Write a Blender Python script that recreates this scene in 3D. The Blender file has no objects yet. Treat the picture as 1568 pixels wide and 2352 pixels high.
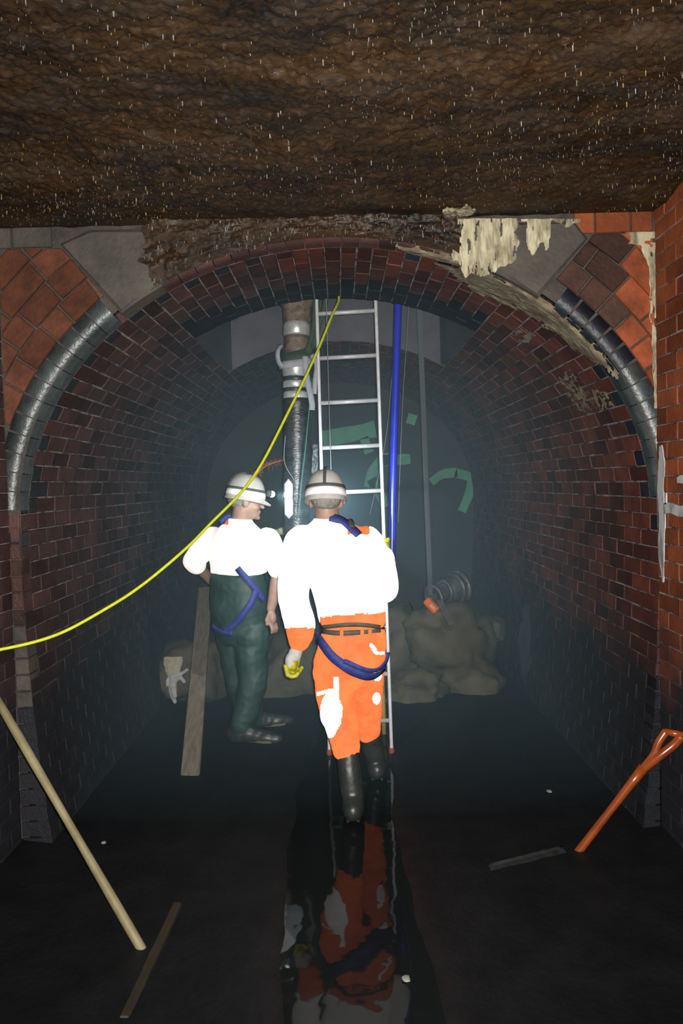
import bpy, bmesh, math, random
from mathutils import Vector, Matrix, noise
from mathutils.bvhtree import BVHTree

random.seed(7)
SC = bpy.context.scene
COL = SC.collection
V = Vector

# ------------------------------------------------------------------ camera
F_PX, CX, CY = 1800.0, 784.0, 1176.0
CAM = V((0.0, 0.0, 1.65))
PITCH = math.atan(66 / 1800.0)
ROLL = math.radians(1.5)
_f = V((0, math.cos(PITCH), -math.sin(PITCH)))
_r0, _u0 = V((1, 0, 0)), V((0, math.sin(PITCH), math.cos(PITCH)))
_r = _r0 * math.cos(ROLL) - _u0 * math.sin(ROLL)
_u = _u0 * math.cos(ROLL) + _r0 * math.sin(ROLL)
cam_d = bpy.data.cameras.new('camera')
cam_d.sensor_fit = 'HORIZONTAL'
cam_d.sensor_width = 36.0
cam_d.lens = F_PX * 36.0 / 1568.0
cam_d.clip_start = 0.02
cam = bpy.data.objects.new('camera', cam_d)
COL.objects.link(cam)
cam.matrix_world = Matrix((( _r.x, _u.x, -_f.x, CAM.x), (_r.y, _u.y, -_f.y, CAM.y), (_r.z, _u.z, -_f.z, CAM.z), (0, 0, 0, 1)))
SC.camera = cam

# ------------------------------------------------------------------ world, lights, exposure
SC.view_settings.view_transform = 'Standard'
SC.view_settings.look = 'None'
SC.view_settings.exposure = 0.0
SC.view_settings.gamma = 1.0
SC.view_settings.use_curve_mapping = False
world = bpy.data.worlds.new('world')
SC.world = world
world.use_nodes = True
world.node_tree.nodes['Background'].inputs['Color'].default_value = (0.35, 0.42, 0.55, 1)
world.node_tree.nodes['Background'].inputs['Strength'].default_value = 0.012

SC.cycles.max_bounces = 5
SC.cycles.diffuse_bounces = 2
SC.cycles.glossy_bounces = 3

FLASH_W = 1080.0
fl = bpy.data.lights.new('camera_flash', 'SPOT')
fl.energy = FLASH_W
fl.color = (1.0, 0.97, 0.92)
fl.spot_size = math.radians(112)
fl.spot_blend = 1.0
fl.shadow_soft_size = 0.012
flo = bpy.data.objects.new('camera_flash', fl)
COL.objects.link(flo)
flo.location = CAM + _r * 0.03 + _u * 0.025
flo.rotation_euler = (_f + _u * 0.02).to_track_quat('-Z', 'Y').to_euler()

# ------------------------------------------------------------------ helpers
def P(px, py, Y):
    """world point at depth Y that the photograph shows at pixel px, py"""
    d = _f + _r * ((px - CX) / F_PX) - _u * ((py - CY) / F_PX)
    return CAM + d * (Y / d.y)

def proj(p):
    q = p - CAM
    w = q.dot(_f)
    return CX + F_PX * q.dot(_r) / w, CY - F_PX * q.dot(_u) / w

def fbm(p, o=4):
    return noise.fractal(p, 1.0, 2.0, o, noise_basis='PERLIN_ORIGINAL')

def lerp(a, b, t):
    return a + (b - a) * t

MATS = {}
def mat(name, c1, c2=None, scale=6.0, rough=0.6, bump=0.0, bscale=40.0, metal=0.0, spec=0.5, vary=0.0,
        stretch=(1, 1, 1), c3=None, lo=0.35, hi=0.65, coat=0.0, rough2=None, silt=None, drough=0.0, nrough=0.65):
    if name in MATS:
        return MATS[name]
    m = bpy.data.materials.new(name)
    m.use_nodes = True
    nt = m.node_tree
    N, L = nt.nodes, nt.links
    b = N['Principled BSDF']
    b.inputs['Roughness'].default_value = rough
    b.inputs['Metallic'].default_value = metal
    b.inputs['Specular IOR Level'].default_value = spec
    b.inputs['Coat Weight'].default_value = coat
    b.inputs['Diffuse Roughness'].default_value = drough
    b.inputs['Coat Roughness'].default_value = 0.12
    if c2 is None:
        b.inputs['Base Color'].default_value = (*c1, 1)
    if c2 is not None or bump or rough2 is not None:
        geo = N.new('ShaderNodeNewGeometry')
        mp = N.new('ShaderNodeMapping')
        mp.inputs['Scale'].default_value = stretch
        L.new(geo.outputs['Position'], mp.inputs['Vector'])
    if c2 is not None:
        nz = N.new('ShaderNodeTexNoise')
        nz.inputs['Scale'].default_value = scale
        nz.inputs['Detail'].default_value = 6
        nz.inputs['Roughness'].default_value = nrough
        L.new(mp.outputs['Vector'], nz.inputs['Vector'])
        rp = N.new('ShaderNodeValToRGB')
        rp.color_ramp.elements[0].position = lo
        rp.color_ramp.elements[1].position = hi
        rp.color_ramp.elements[0].color = (*c1, 1)
        rp.color_ramp.elements[1].color = (*c2, 1)
        if c3 is not None:
            e = rp.color_ramp.elements.new(min(0.98, hi + 0.12))
            e.color = (*c3, 1)
        L.new(nz.outputs['Fac'], rp.inputs['Fac'])
        out = rp.outputs['Color']
        if vary:
            oi = N.new('ShaderNodeObjectInfo')
            ad = N.new('ShaderNodeMath'); ad.operation = 'ADD'
            fr = N.new('ShaderNodeMath'); fr.operation = 'FRACT'
            L.new(oi.outputs['Random'], ad.inputs[0])
            L.new(geo.outputs['Random Per Island'], ad.inputs[1])
            L.new(ad.outputs[0], fr.inputs[0])
            mr = N.new('ShaderNodeMapRange')
            mr.inputs['To Min'].default_value = 1 - vary
            mr.inputs['To Max'].default_value = 1 + vary
            L.new(fr.outputs[0], mr.inputs['Value'])
            hs = N.new('ShaderNodeHueSaturation')
            L.new(out, hs.inputs['Color'])
            L.new(mr.outputs[0], hs.inputs['Value'])
            out = hs.outputs['Color']
        if silt:
            sp = N.new('ShaderNodeSeparateXYZ'); L.new(geo.outputs['Position'], sp.inputs[0])
            n4 = N.new('ShaderNodeTexNoise'); n4.inputs['Scale'].default_value = 3.0; n4.inputs['Detail'].default_value = 5
            L.new(geo.outputs['Position'], n4.inputs['Vector'])
            ma = N.new('ShaderNodeMath'); ma.operation = 'MULTIPLY_ADD'; ma.inputs[1].default_value = 0.7
            L.new(n4.outputs['Fac'], ma.inputs[0]); L.new(sp.outputs['Z'], ma.inputs[2])
            mz = N.new('ShaderNodeMapRange'); mz.inputs['From Min'].default_value = silt[0] + 0.35; mz.inputs['From Max'].default_value = silt[1] + 0.35
            L.new(ma.outputs[0], mz.inputs['Value'])
            mx = N.new('ShaderNodeMix'); mx.data_type = 'RGBA'
            mx.inputs[6].default_value = (0.0135, 0.0135, 0.0165, 1)
            L.new(mz.outputs[0], mx.inputs[0]); L.new(out, mx.inputs[7])
            out = mx.outputs[2]
        L.new(out, b.inputs['Base Color'])
    if rough2 is not None:
        n3 = N.new('ShaderNodeTexNoise')
        n3.inputs['Scale'].default_value = scale * 2.3
        L.new(mp.outputs['Vector'], n3.inputs['Vector'])
        mr2 = N.new('ShaderNodeMapRange')
        mr2.inputs['From Min'].default_value = 0.35
        mr2.inputs['From Max'].default_value = 0.65
        mr2.inputs['To Min'].default_value = rough
        mr2.inputs['To Max'].default_value = rough2
        L.new(n3.outputs['Fac'], mr2.inputs['Value'])
        L.new(mr2.outputs[0], b.inputs['Roughness'])
    if bump:
        n2 = N.new('ShaderNodeTexNoise')
        n2.inputs['Scale'].default_value = bscale
        n2.inputs['Detail'].default_value = 5
        L.new(mp.outputs['Vector'], n2.inputs['Vector'])
        bp = N.new('ShaderNodeBump')
        bp.inputs['Strength'].default_value = bump
        bp.inputs['Distance'].default_value = 0.01
        L.new(n2.outputs['Fac'], bp.inputs['Height'])
        L.new(bp.outputs['Normal'], b.inputs['Normal'])
    MATS[name] = m
    return m

WL = {}
def link(o, m=None):
    COL.objects.link(o)
    if m is not None and o.type == 'MESH' and not o.data.materials:
        o.data.materials.append(m)
    return o

def obj(name, me, m, parent=None, origin=None, smooth=True):
    """one mesh object from a mesh in world coordinates"""
    if isinstance(me, bmesh.types.BMesh):
        bm = me
        me = bpy.data.meshes.new(name)
        bm.to_mesh(me)
        bm.free()
    if parent is None and origin is None:
        xs = [v.co for v in me.vertices]
        lo = [min(c[i] for c in xs) for i in range(3)]
        hi = [max(c[i] for c in xs) for i in range(3)]
        origin = V(((lo[0] + hi[0]) / 2, (lo[1] + hi[1]) / 2, lo[2]))
    o = bpy.data.objects.new(name, me)
    link(o, m)
    if parent is not None:
        o.parent = parent
        me.transform(Matrix.Translation(-WL[parent]))
        WL[o] = WL[parent].copy()
    else:
        origin = V(origin)
        me.transform(Matrix.Translation(-origin))
        o.location = origin
        WL[o] = origin
    if smooth:
        me.polygons.foreach_set('use_smooth', [True] * len(me.polygons))
    return o

def tag(o, label=None, cat=None, group=None, kind=None):
    if label: o['label'] = label
    if cat: o['category'] = cat
    if group: o['group'] = group
    if kind: o['kind'] = kind
    return o

def thing(name, loc, label, cat, group=None):
    o = bpy.data.objects.new(name, None)
    o.empty_display_size = 0.05
    COL.objects.link(o)
    o.location = loc
    WL[o] = V(loc)
    return tag(o, label, cat, group)

def mesh(name, vs, fs):
    me = bpy.data.meshes.new(name)
    me.from_pydata([tuple(v) for v in vs], [], fs)
    me.update()
    return me

def frame_of(d):
    d = d.normalized()
    a = V((0, 0, 1)) if abs(d.z) < 0.9 else V((0, 1, 0))
    x = d.cross(a).normalized()
    return x, d.cross(x).normalized()

def tube(bm, pts, radii, n=10, cap=True):
    pts = [V(p) for p in pts]
    if not isinstance(radii, (list, tuple)):
        radii = [radii] * len(pts)
    rings, px = [], None
    for i, p in enumerate(pts):
        d = (pts[min(i + 1, len(pts) - 1)] - pts[max(i - 1, 0)]).normalized()
        if px is None:
            x, y = frame_of(d)
        else:
            x = (px - d * px.dot(d)).normalized()
            y = d.cross(x)
        px = x
        rings.append([bm.verts.new(p + (x * math.cos(2 * math.pi * k / n) + y * math.sin(2 * math.pi * k / n)) * radii[i]) for k in range(n)])
    for a, b in zip(rings, rings[1:]):
        for k in range(n):
            bm.faces.new((a[k], a[(k + 1) % n], b[(k + 1) % n], b[k]))
    if cap:
        bm.faces.new(rings[0][::-1])
        bm.faces.new(rings[-1])
    return bm

def smooth_path(pts, n=8):
    pts = [V(p) for p in pts]
    out = []
    q = [pts[0] * 2 - pts[1]] + pts + [pts[-1] * 2 - pts[-2]]
    for i in range(1, len(q) - 2):
        a, b, c, d = q[i - 1], q[i], q[i + 1], q[i + 2]
        for k in range(n):
            t = k / n
            out.append(0.5 * ((2 * b) + (c - a) * t + (2 * a - 5 * b + 4 * c - d) * t * t + (3 * b - a - 3 * c + d) * t ** 3))
    out.append(pts[-1])
    return out

def box_bm(bm, M, sx, sy, sz, bev=0.0):
    r = bmesh.ops.create_cube(bm, size=1.0)
    bmesh.ops.scale(bm, vec=(sx, sy, sz), verts=r['verts'])
    vs = r['verts']
    if bev:
        es = list({e for v in vs for e in v.link_edges})
        g = bmesh.ops.bevel(bm, geom=es, offset=bev, segments=1, affect='EDGES')
        vs = list({v for f in g['faces'] for v in f.verts} | {v for v in vs if v.is_valid})
        seen = set(vs); st = list(vs)
        while st:
            v = st.pop()
            for e in v.link_edges:
                w = e.other_vert(v)
                if w not in seen:
                    seen.add(w); st.append(w)
        vs = list(seen)
    bmesh.ops.transform(bm, matrix=M, verts=vs)
    return bm

def ribbon(pts, nrm, width, thick):
    """flat webbing along pts; nrm = one normal or one per point"""
    pts = [V(p) for p in pts]
    vs, fs = [], []
    for i, p in enumerate(pts):
        d = (pts[min(i + 1, len(pts) - 1)] - pts[max(i - 1, 0)]).normalized()
        n = V(nrm[i]) if isinstance(nrm, list) else V(nrm)
        s = d.cross(n).normalized()
        n = s.cross(d).normalized()
        for a, b in ((-1, 0), (1, 0), (1, 1), (-1, 1)):
            vs.append(p + s * a * width / 2 + n * thick * b)
    for i in range(len(pts) - 1):
        for k in range(4):
            a, b = i * 4 + k, i * 4 + (k + 1) % 4
            fs.append((a, b, b + 4, a + 4))
    m = len(pts) * 4
    fs += [(3, 2, 1, 0), (m - 4, m - 3, m - 2, m - 1)]
    return mesh('ribbon', vs, fs)

def sphere(bm, c, r, sub=2):
    ell(bm, c, (r, r, r), None, sub)

def ell(bm, c, rad, axes=None, sub=3):
    A = Matrix.Identity(3) if axes is None else Matrix(axes).transposed()
    M = Matrix.Translation(V(c)) @ (A @ Matrix.Diagonal(V(rad))).to_4x4()
    bmesh.ops.create_icosphere(bm, subdivisions=sub, radius=1.0, matrix=M)

def chain(bm, pts):
    """overlapping balls and tapered links, to be fused by voxel remeshing"""
    for p, r in pts:
        sphere(bm, p, r)
    for (a, ra), (b, rb) in zip(pts, pts[1:]):
        tube(bm, [a, b], [ra, rb], 14)

def loft(bm, secs, n=28, pw=2.4):
    """closed body through sections (centre, lateral half vector, depth half vector)"""
    rings = []
    for c, a, b in secs:
        ring = []
        for k in range(n):
            t = 2 * math.pi * k / n
            ct, st = math.cos(t), math.sin(t)
            x = math.copysign(abs(ct) ** (2 / pw), ct)
            y = math.copysign(abs(st) ** (2 / pw), st)
            ring.append(bm.verts.new(V(c) + V(a) * x + V(b) * y))
        rings.append(ring)
    for a, b in zip(rings, rings[1:]):
        for k in range(n):
            bm.faces.new((a[k], a[(k + 1) % n], b[(k + 1) % n], b[k]))
    bm.faces.new(rings[0][::-1])
    bm.faces.new(rings[-1])

def fuse(bm, voxel=0.01, smooth=4, wr=0.0, wf=9.0, wst=(1, 1, 1)):
    """voxel-fuse the pieces of bm into one continuous surface"""
    bmesh.ops.recalc_face_normals(bm, faces=bm.faces)
    me = bpy.data.meshes.new('tmp')
    bm.to_mesh(me); bm.free()
    o = bpy.data.objects.new('tmp', me)
    COL.objects.link(o)
    r = o.modifiers.new('r', 'REMESH')
    r.mode = 'VOXEL'; r.voxel_size = voxel
    s = o.modifiers.new('s', 'SMOOTH')
    s.iterations = smooth; s.factor = 0.5
    dg = bpy.context.evaluated_depsgraph_get()
    out = bpy.data.meshes.new_from_object(o.evaluated_get(dg))
    bpy.data.objects.remove(o)
    bpy.data.meshes.remove(me)
    if wr:
        ns = [v.normal.copy() for v in out.vertices]
        for v, n_ in zip(out.vertices, ns):
            q = V((v.co.x * wst[0], v.co.y * wst[1], v.co.z * wst[2])) * wf
            w = noise.noise(q) + 0.6 * (1 - abs(noise.noise(q * 1.9 + V((5, 2, 1)))) * 2) * 0.6
            v.co += n_ * wr * w
    return out

def shell(me, keep, off=0.004, thick=0.002):
    """thin layer lying on the faces of me that keep(centre, normal) picks"""
    bm = bmesh.new(); bm.from_mesh(me)
    bm.normal_update()
    kill = [f for f in bm.faces if not keep(f.calc_center_median(), f.normal)]
    bmesh.ops.delete(bm, geom=kill, context='FACES')
    bm.normal_update()
    for v in bm.verts:
        v.co += v.normal * off
    g = bmesh.ops.solidify(bm, geom=list(bm.faces), thickness=thick)
    return bm

def prism(poly, y0, y1, bev=0.004):
    """polygon in (x, z) pulled from y0 (face) to y1, with a small chamfer round the face"""
    n = len(poly)
    cx = sum(p[0] for p in poly) / n; cz = sum(p[1] for p in poly) / n
    vs, fs = [], []
    for x, z in poly:
        d = V((cx - x, cz - z)); l = max(d.length, 1e-6)
        k = min(bev * 1.3, l * 0.3) / l
        vs.append((x + d.x * k, y0, z + d.y * k))
    vs += [(x, y0 + bev, z) for x, z in poly]
    vs += [(x, y1, z) for x, z in poly]
    fs.append(tuple(range(n)))
    for a in (0, n):
        for i in range(n):
            j = (i + 1) % n
            fs.append((a + i, a + n + i, a + n + j, a + j))
    me = mesh('piece', vs, fs)
    bm = bmesh.new(); bm.from_mesh(me)
    bmesh.ops.recalc_face_normals(bm, faces=bm.faces)
    bm.to_mesh(me); bm.free()
    return me

def clip(poly, a, b, c):
    """keep the side a*x + b*z <= c"""
    out = []
    for i, p in enumerate(poly):
        q = poly[(i + 1) % len(poly)]
        dp, dq = a * p[0] + b * p[1] - c, a * q[0] + b * q[1] - c
        if dp <= 0: out.append(p)
        if dp * dq < 0:
            t = dp / (dp - dq)
            out.append((p[0] + (q[0] - p[0]) * t, p[1] + (q[1] - p[1]) * t))
    return out

def area(poly):
    return abs(sum(p[0] * q[1] - q[0] * p[1] for p, q in zip(poly, poly[1:] + poly[:1]))) / 2

# ------------------------------------------------------------------ materials
SILT = (0.62, 1.12)
M_BRICK = mat('wet_red_brick', (0.042, 0.0125, 0.0085), (0.090, 0.0245, 0.0130), 5.0, 0.5, 0.5, 90, vary=0.5, rough2=0.8, silt=SILT, spec=0.2)
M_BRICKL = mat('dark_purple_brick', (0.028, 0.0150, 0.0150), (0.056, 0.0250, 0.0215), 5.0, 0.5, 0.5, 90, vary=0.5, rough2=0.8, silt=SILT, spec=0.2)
M_BRICKW = mat('orange_red_brick', (0.085, 0.0215, 0.0090), (0.170, 0.0440, 0.0150), 4.0, 0.55, 0.4, 70, vary=0.4, rough2=0.85, silt=SILT, spec=0.15)
M_TERRA = mat('terracotta_facing_brick', (0.105, 0.0270, 0.0120), (0.230, 0.055, 0.0210), 7.0, 0.7, 0.4, 60, vary=0.3, spec=0.12)
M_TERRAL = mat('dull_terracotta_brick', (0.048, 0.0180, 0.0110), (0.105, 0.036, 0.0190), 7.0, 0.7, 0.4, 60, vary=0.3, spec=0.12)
M_BROWN = mat('brown_facing_brick', (0.026, 0.0140, 0.0105), (0.054, 0.024, 0.0165), 7.0, 0.65, 0.4, 60, vary=0.35, spec=0.15)
M_BLUE = mat('blue_engineering_brick', (0.0045, 0.0055, 0.0085), (0.010, 0.012, 0.018), 8.0, 0.45, 0.25, 50, vary=0.3, spec=0.3)
M_RINGB = mat('grey_blue_ring_brick', (0.016, 0.021, 0.022), (0.040, 0.048, 0.048), 8.0, 0.40, 0.3, 50, vary=0.25)
M_BLACKB = mat('black_brick', (0.0035, 0.004, 0.006), (0.008, 0.009, 0.012), 8.0, 0.7, 0.4, 60, vary=0.3, spec=0.2)
M_MORTAR = mat('pale_lime_mortar', (0.030, 0.026, 0.025), (0.24, 0.215, 0.205), 9.0, 0.8, 0.4, 90, lo=0.38, hi=0.66, silt=SILT, spec=0.2)
M_MORTD = mat('dark_mortar', (0.020, 0.015, 0.012), (0.060, 0.050, 0.044), 9.0, 0.8, 0.4, 90, lo=0.4, hi=0.8)
M_STONE = mat('weathered_grey_stone', (0.026, 0.023, 0.018), (0.056, 0.048, 0.035), 5.0, 0.75, 0.4, 45)
M_CALC = mat('cream_calcite', (0.10, 0.08, 0.045), (0.32, 0.285, 0.185), 16.0, 0.55, 0.5, 60, stretch=(1, 1, 0.25), lo=0.38, hi=0.56)
M_CALC2 = mat('tan_calcite_smear', (0.075, 0.060, 0.036), (0.22, 0.185, 0.115), 12.0, 0.45, 0.5, 60, stretch=(1, 1, 1), lo=0.36, hi=0.62)
M_CRUST = mat('rusty_mineral_crust', (0.0050, 0.0042, 0.0034), (0.0300, 0.0145, 0.0046), 3.2, 0.42, 0.5, 70, stretch=(0.55, 1, 1), lo=0.36, hi=0.6, c3=(0.030, 0.030, 0.031), rough2=0.8, spec=0.25, nrough=0.85)
M_DRIP = mat('pale_drop_glint', (0.07, 0.05, 0.018), (0.17, 0.165, 0.165), 30, 0.2, vary=0.8)  # pale colour imitates the glint of hanging drops
M_CONC = mat('grey_shaft_concrete', (0.042, 0.040, 0.050), (0.068, 0.064, 0.076), 4, 0.8, 0.3, 40)
M_BULK = mat('dark_bulkhead', (0.0075, 0.009, 0.009), (0.016, 0.018, 0.017), 3, 0.8, 0.3, 25)
M_GREEN = mat('green_spray_paint', (0.03, 0.22, 0.12), (0.055, 0.32, 0.18), 9, 0.6)
M_WHITEP = mat('white_paint', (0.16, 0.155, 0.15), (0.36, 0.355, 0.35), 25, 0.6, stretch=(1, 1, 0.3), lo=0.35, hi=0.55)
M_MUD = mat('muddy_stone', (0.030, 0.027, 0.017), (0.078, 0.068, 0.042), 4, 0.8, 0.7, 25, lo=0.3, hi=0.7)
M_BED = mat('black_silt', (0.0030, 0.0034, 0.0040), (0.0066, 0.0068, 0.0076), 5, 0.6, 0.5, 40, spec=0.2)
M_ALU = mat('dull_aluminium', (0.36, 0.37, 0.39), (0.46, 0.47, 0.49), 20, 0.45, metal=0.15)
M_REDP = mat('red_plastic', (0.20, 0.03, 0.018))
M_BLUEP = mat('blue_water_pipe', (0.010, 0.018, 0.30), (0.015, 0.026, 0.38), 10, 0.3)
M_STEEL = mat('galvanised_steel', (0.34, 0.36, 0.36), (0.60, 0.62, 0.63), 14, 0.32, metal=0.5)
M_RUST = mat('rusty_flange', (0.05, 0.035, 0.02), (0.16, 0.12, 0.08), 22, 0.6, 0.5, 40, c3=(0.22, 0.22, 0.26))
M_TAPE = mat('black_wrapped_hose', (0.010, 0.012, 0.013), (0.035, 0.038, 0.040), 12, 0.28, 0.6, 30, stretch=(1, 1, 3))
M_SLING = mat('dark_green_sling', (0.010, 0.026, 0.012), (0.022, 0.042, 0.022), 40, 0.8)
M_CLOTH = mat('pale_grey_rag', (0.20, 0.21, 0.24), (0.28, 0.30, 0.33), 12, 0.8)
M_YROPE = mat('yellow_hose', (0.36, 0.40, 0.010), (0.48, 0.51, 0.016), 60, 0.45)
M_WIRE = mat('grey_wire', (0.16, 0.17, 0.18))
M_STRAP = mat('grey_hoist_strap', (0.030, 0.040, 0.046), (0.048, 0.060, 0.066), 60, 0.7)
M_ORANGEP = mat('orange_plastic', (0.42, 0.085, 0.010), (0.52, 0.115, 0.014), 20, 0.3)
M_WOOD = mat('muddy_timber', (0.090, 0.078, 0.055), (0.165, 0.145, 0.108), 9, 0.8, 0.3, 40, stretch=(6, 1, 1))
M_POLE = mat('ash_wood_handle', (0.13, 0.104, 0.046), (0.21, 0.178, 0.092), 10, 0.6, stretch=(1, 1, 0.3))
M_DARKW = mat('waterlogged_wood', (0.012, 0.009, 0.005), (0.026, 0.019, 0.010), 10, 0.6)
M_SHOV = mat('orange_shovel', (0.15, 0.026, 0.005), (0.23, 0.048, 0.008), 14, 0.28)
M_SHOVB = mat('dull_shovel_steel', (0.03, 0.034, 0.034), (0.07, 0.075, 0.075), 20, 0.5, metal=0.4)
M_HELM = mat('white_helmet', (0.68, 0.655, 0.60), (0.82, 0.80, 0.75), 9, 0.4)
M_HBAND = mat('white_reflective_band', (0.93, 0.93, 0.93))
M_STRAPB = mat('black_headband', (0.040, 0.050, 0.046), (0.06, 0.07, 0.065), 40, 0.8)
M_SKIN = mat('skin', (0.27, 0.160, 0.120), (0.34, 0.205, 0.160), 18, 0.55)
M_HAIR = mat('grey_hair', (0.15, 0.14, 0.12), (0.26, 0.25, 0.22), 60, 0.8, 0.6, 150)
M_HIVIS = mat('fluorescent_orange_cloth', (0.78, 0.135, 0.030), (0.90, 0.21, 0.055), 9, 0.8, drough=0.8)
M_REFL = mat('white_reflective_glow', (0.97, 0.97, 0.97), rough=0.6, drough=1.0)  # flat white for reflective trim and its glow in the flash
M_BELT = mat('dark_belt', (0.045, 0.048, 0.040), (0.07, 0.07, 0.06), 40, 0.7)
M_HARN = mat('blue_harness_webbing', (0.014, 0.022, 0.13), (0.024, 0.038, 0.20), 50, 0.7)
M_BOOT = mat('black_rubber_boot', (0.013, 0.015, 0.014), (0.026, 0.029, 0.027), 14, 0.42)
M_SOLE = mat('tan_boot_sole', (0.075, 0.062, 0.03), (0.11, 0.09, 0.045), 20, 0.8)
M_WADER = mat('dark_green_waders', (0.010, 0.030, 0.025), (0.020, 0.048, 0.041), 6, 0.6)
M_GLOVW = mat('off_white_glove_back', (0.36, 0.365, 0.33), (0.46, 0.46, 0.42), 30, 0.8)
M_GLOVY = mat('yellow_rubber_palm', (0.30, 0.285, 0.01), (0.40, 0.38, 0.016), 20, 0.5)
M_GLOVC = mat('cream_glove_cuff', (0.24, 0.225, 0.16), (0.32, 0.30, 0.225), 30, 0.8)
M_GLOVG = mat('grey_glove', (0.24, 0.255, 0.27), (0.36, 0.375, 0.39), 30, 0.8)
M_CUFFG = mat('grey_knit_cuff', (0.12, 0.12, 0.11), (0.16, 0.16, 0.15), 60, 0.9)
M_FRAY = mat('orange_frayed_fibre', (0.20, 0.06, 0.02), (0.28, 0.10, 0.04), 30, 0.8)
M_SCRAP = mat('pale_fleck_tone', (0.16, 0.17, 0.15), (0.26, 0.26, 0.22), 40, 0.6)

# ------------------------------------------------------------------ setting: profile of the tunnel
Y0 = 3.55                 # portal face
XC, A_, ZS, B_, BL = -0.010, 1.453, 1.508, 1.233, 4.2
Y_BLACK, Y_HOLE0, Y_HOLE1, Y_END, HX = 4.19, 4.66, 6.06, 8.6, 0.80
_tab = []
def _mk_table():
    s, prev = 0.0, None
    pts = []
    for i in range(1501):
        t = math.pi / 2 * (1 - i / 1500)
        p = V((A_ * math.cos(t), B_ * math.sin(t) + ZS))
        n = V((math.cos(t) / A_, math.sin(t) / B_)).normalized()
        pts.append((p, n))
    umax = math.asin(min(1, (ZS + 0.3) / BL))
    for i in range(1, 801):
        u = umax * i / 800
        p = V((A_ * math.cos(u), ZS - BL * math.sin(u)))
        n = V((math.cos(u) / A_, -math.sin(u) / BL)).normalized()
        pts.append((p, n))
    for p, n in pts:
        if prev is not None:
            s += (p - prev).length
        prev = p
        _tab.append((s, p, n))
_mk_table()
S_MAX = _tab[-1][0]
S_SPRING = _tab[1500][0]
def prof(s):
    a = abs(s)
    lo, hi = 0, len(_tab) - 1
    while hi - lo > 1:
        m = (lo + hi) // 2
        if _tab[m][0] <= a: lo = m
        else: hi = m
    s0, p0, n0 = _tab[lo]; s1, p1, n1 = _tab[hi]
    t = 0 if s1 == s0 else max(0, min(1, (a - s0) / (s1 - s0)))
    p, n = p0.lerp(p1, t), n0.lerp(n1, t).normalized()
    g = 1 if s >= 0 else -1
    return XC + g * p.x, p.y, g * n.x, n.y
def s_at_x(x):
    """arc length of the upper arch at world x"""
    a = abs(x - XC)
    for s, p, n in _tab[:1501]:
        if p.x >= a:
            return math.copysign(s, x - XC)
    return math.copysign(S_SPRING, x - XC)
def arch_z(x):
    q = 1 - ((x - XC) / A_) ** 2
    return ZS + B_ * math.sqrt(max(0, q))

XL, XR, ZT = -1.507, 1.432, 2.83

# wet floor and water
def bank_z(x, y):
    """silt floor: a shallow channel down the middle, banks rising to the walls"""
    xm = 0.02 + 0.05 * math.sin(y * 1.3)
    d = abs(x - xm) - 0.25 - 0.03 * noise.noise(V((x * 0.5, y * 2.5, 3)))
    t = max(-0.08, min(0.012, d * 0.35))
    return t + 0.004 * fbm(V((x * 4, y * 4, 0)), 4) + 0.035 * max(0, abs(x) - 1.0) ** 2 * 4
nx, ny = 110, 340
vs = [(-1.6 + 3.2 * i / nx, -1.5 + 10.3 * j / ny, bank_z(-1.6 + 3.2 * i / nx, -1.5 + 10.3 * j / ny)) for j in range(ny + 1) for i in range(nx + 1)]
fs = [(j * (nx + 1) + i, j * (nx + 1) + i + 1, (j + 1) * (nx + 1) + i + 1, (j + 1) * (nx + 1) + i) for j in range(ny) for i in range(nx)]
tag(obj('floor', mesh('floor', vs, fs), M_BED, origin=(0, 0, 0)), kind='structure')

mw = bpy.data.materials.new('black_water'); mw.use_nodes = True
b = mw.node_tree.nodes['Principled BSDF']
b.inputs['Base Color'].default_value = (0.0062, 0.0070, 0.0072, 1)
b.inputs['Roughness'].default_value = 0.035
b.inputs['IOR'].default_value = 1.33
b.inputs['Specular IOR Level'].default_value = 0.16
geo = mw.node_tree.nodes.new('ShaderNodeNewGeometry')
nz = mw.node_tree.nodes.new('ShaderNodeTexNoise'); nz.inputs['Scale'].default_value = 5.5; nz.inputs['Detail'].default_value = 2
bp = mw.node_tree.nodes.new('ShaderNodeBump'); bp.inputs['Strength'].default_value = 0.10; bp.inputs['Distance'].default_value = 0.02
mw.node_tree.links.new(geo.outputs['Position'], nz.inputs['Vector'])
mw.node_tree.links.new(nz.outputs['Fac'], bp.inputs['Height'])
mw.node_tree.links.new(bp.outputs['Normal'], b.inputs['Normal'])
nx, ny = 30, 80
vs = [(-0.60 + 1.2 * i / nx, -1.4 + 10.0 * j / ny, 0.0015 * fbm(V((i * 0.4, j * 0.5, 0)), 2)) for j in range(ny + 1) for i in range(nx + 1)]
fs = [(j * (nx + 1) + i, j * (nx + 1) + i + 1, (j + 1) * (nx + 1) + i + 1, (j + 1) * (nx + 1) + i) for j in range(ny) for i in range(nx)]
tag(obj('water', mesh('water', vs, fs), mw, origin=(0, 0, 0)), 'narrow black stream of water between the silt banks', 'water', kind='stuff')

# brick shared meshes: local x = along the course height, y = length, z = into the room
def brick_mesh(name, sx, sy, sz, m, bev=0.004):
    bm = bmesh.new()
    box_bm(bm, Matrix.Identity(4), sx, sy, sz, bev)
    me = bpy.data.meshes.new(name); bm.to_mesh(me); bm.free()
    me.materials.append(m)
    return me
BR = {k: brick_mesh('brick_' + k, 0.0708, 1.0, 0.05, m) for k, m in (('red', M_BRICK), ('dark', M_BRICKL), ('blue', M_BLUE), ('black', M_BLACKB), ('face', M_BRICKW))}

def mesh_geom(me):
    return [v.co.copy() for v in me.vertices], [tuple(p.vertices) for p in me.polygons]
_unit = mesh_geom(BR['red'])

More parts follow.
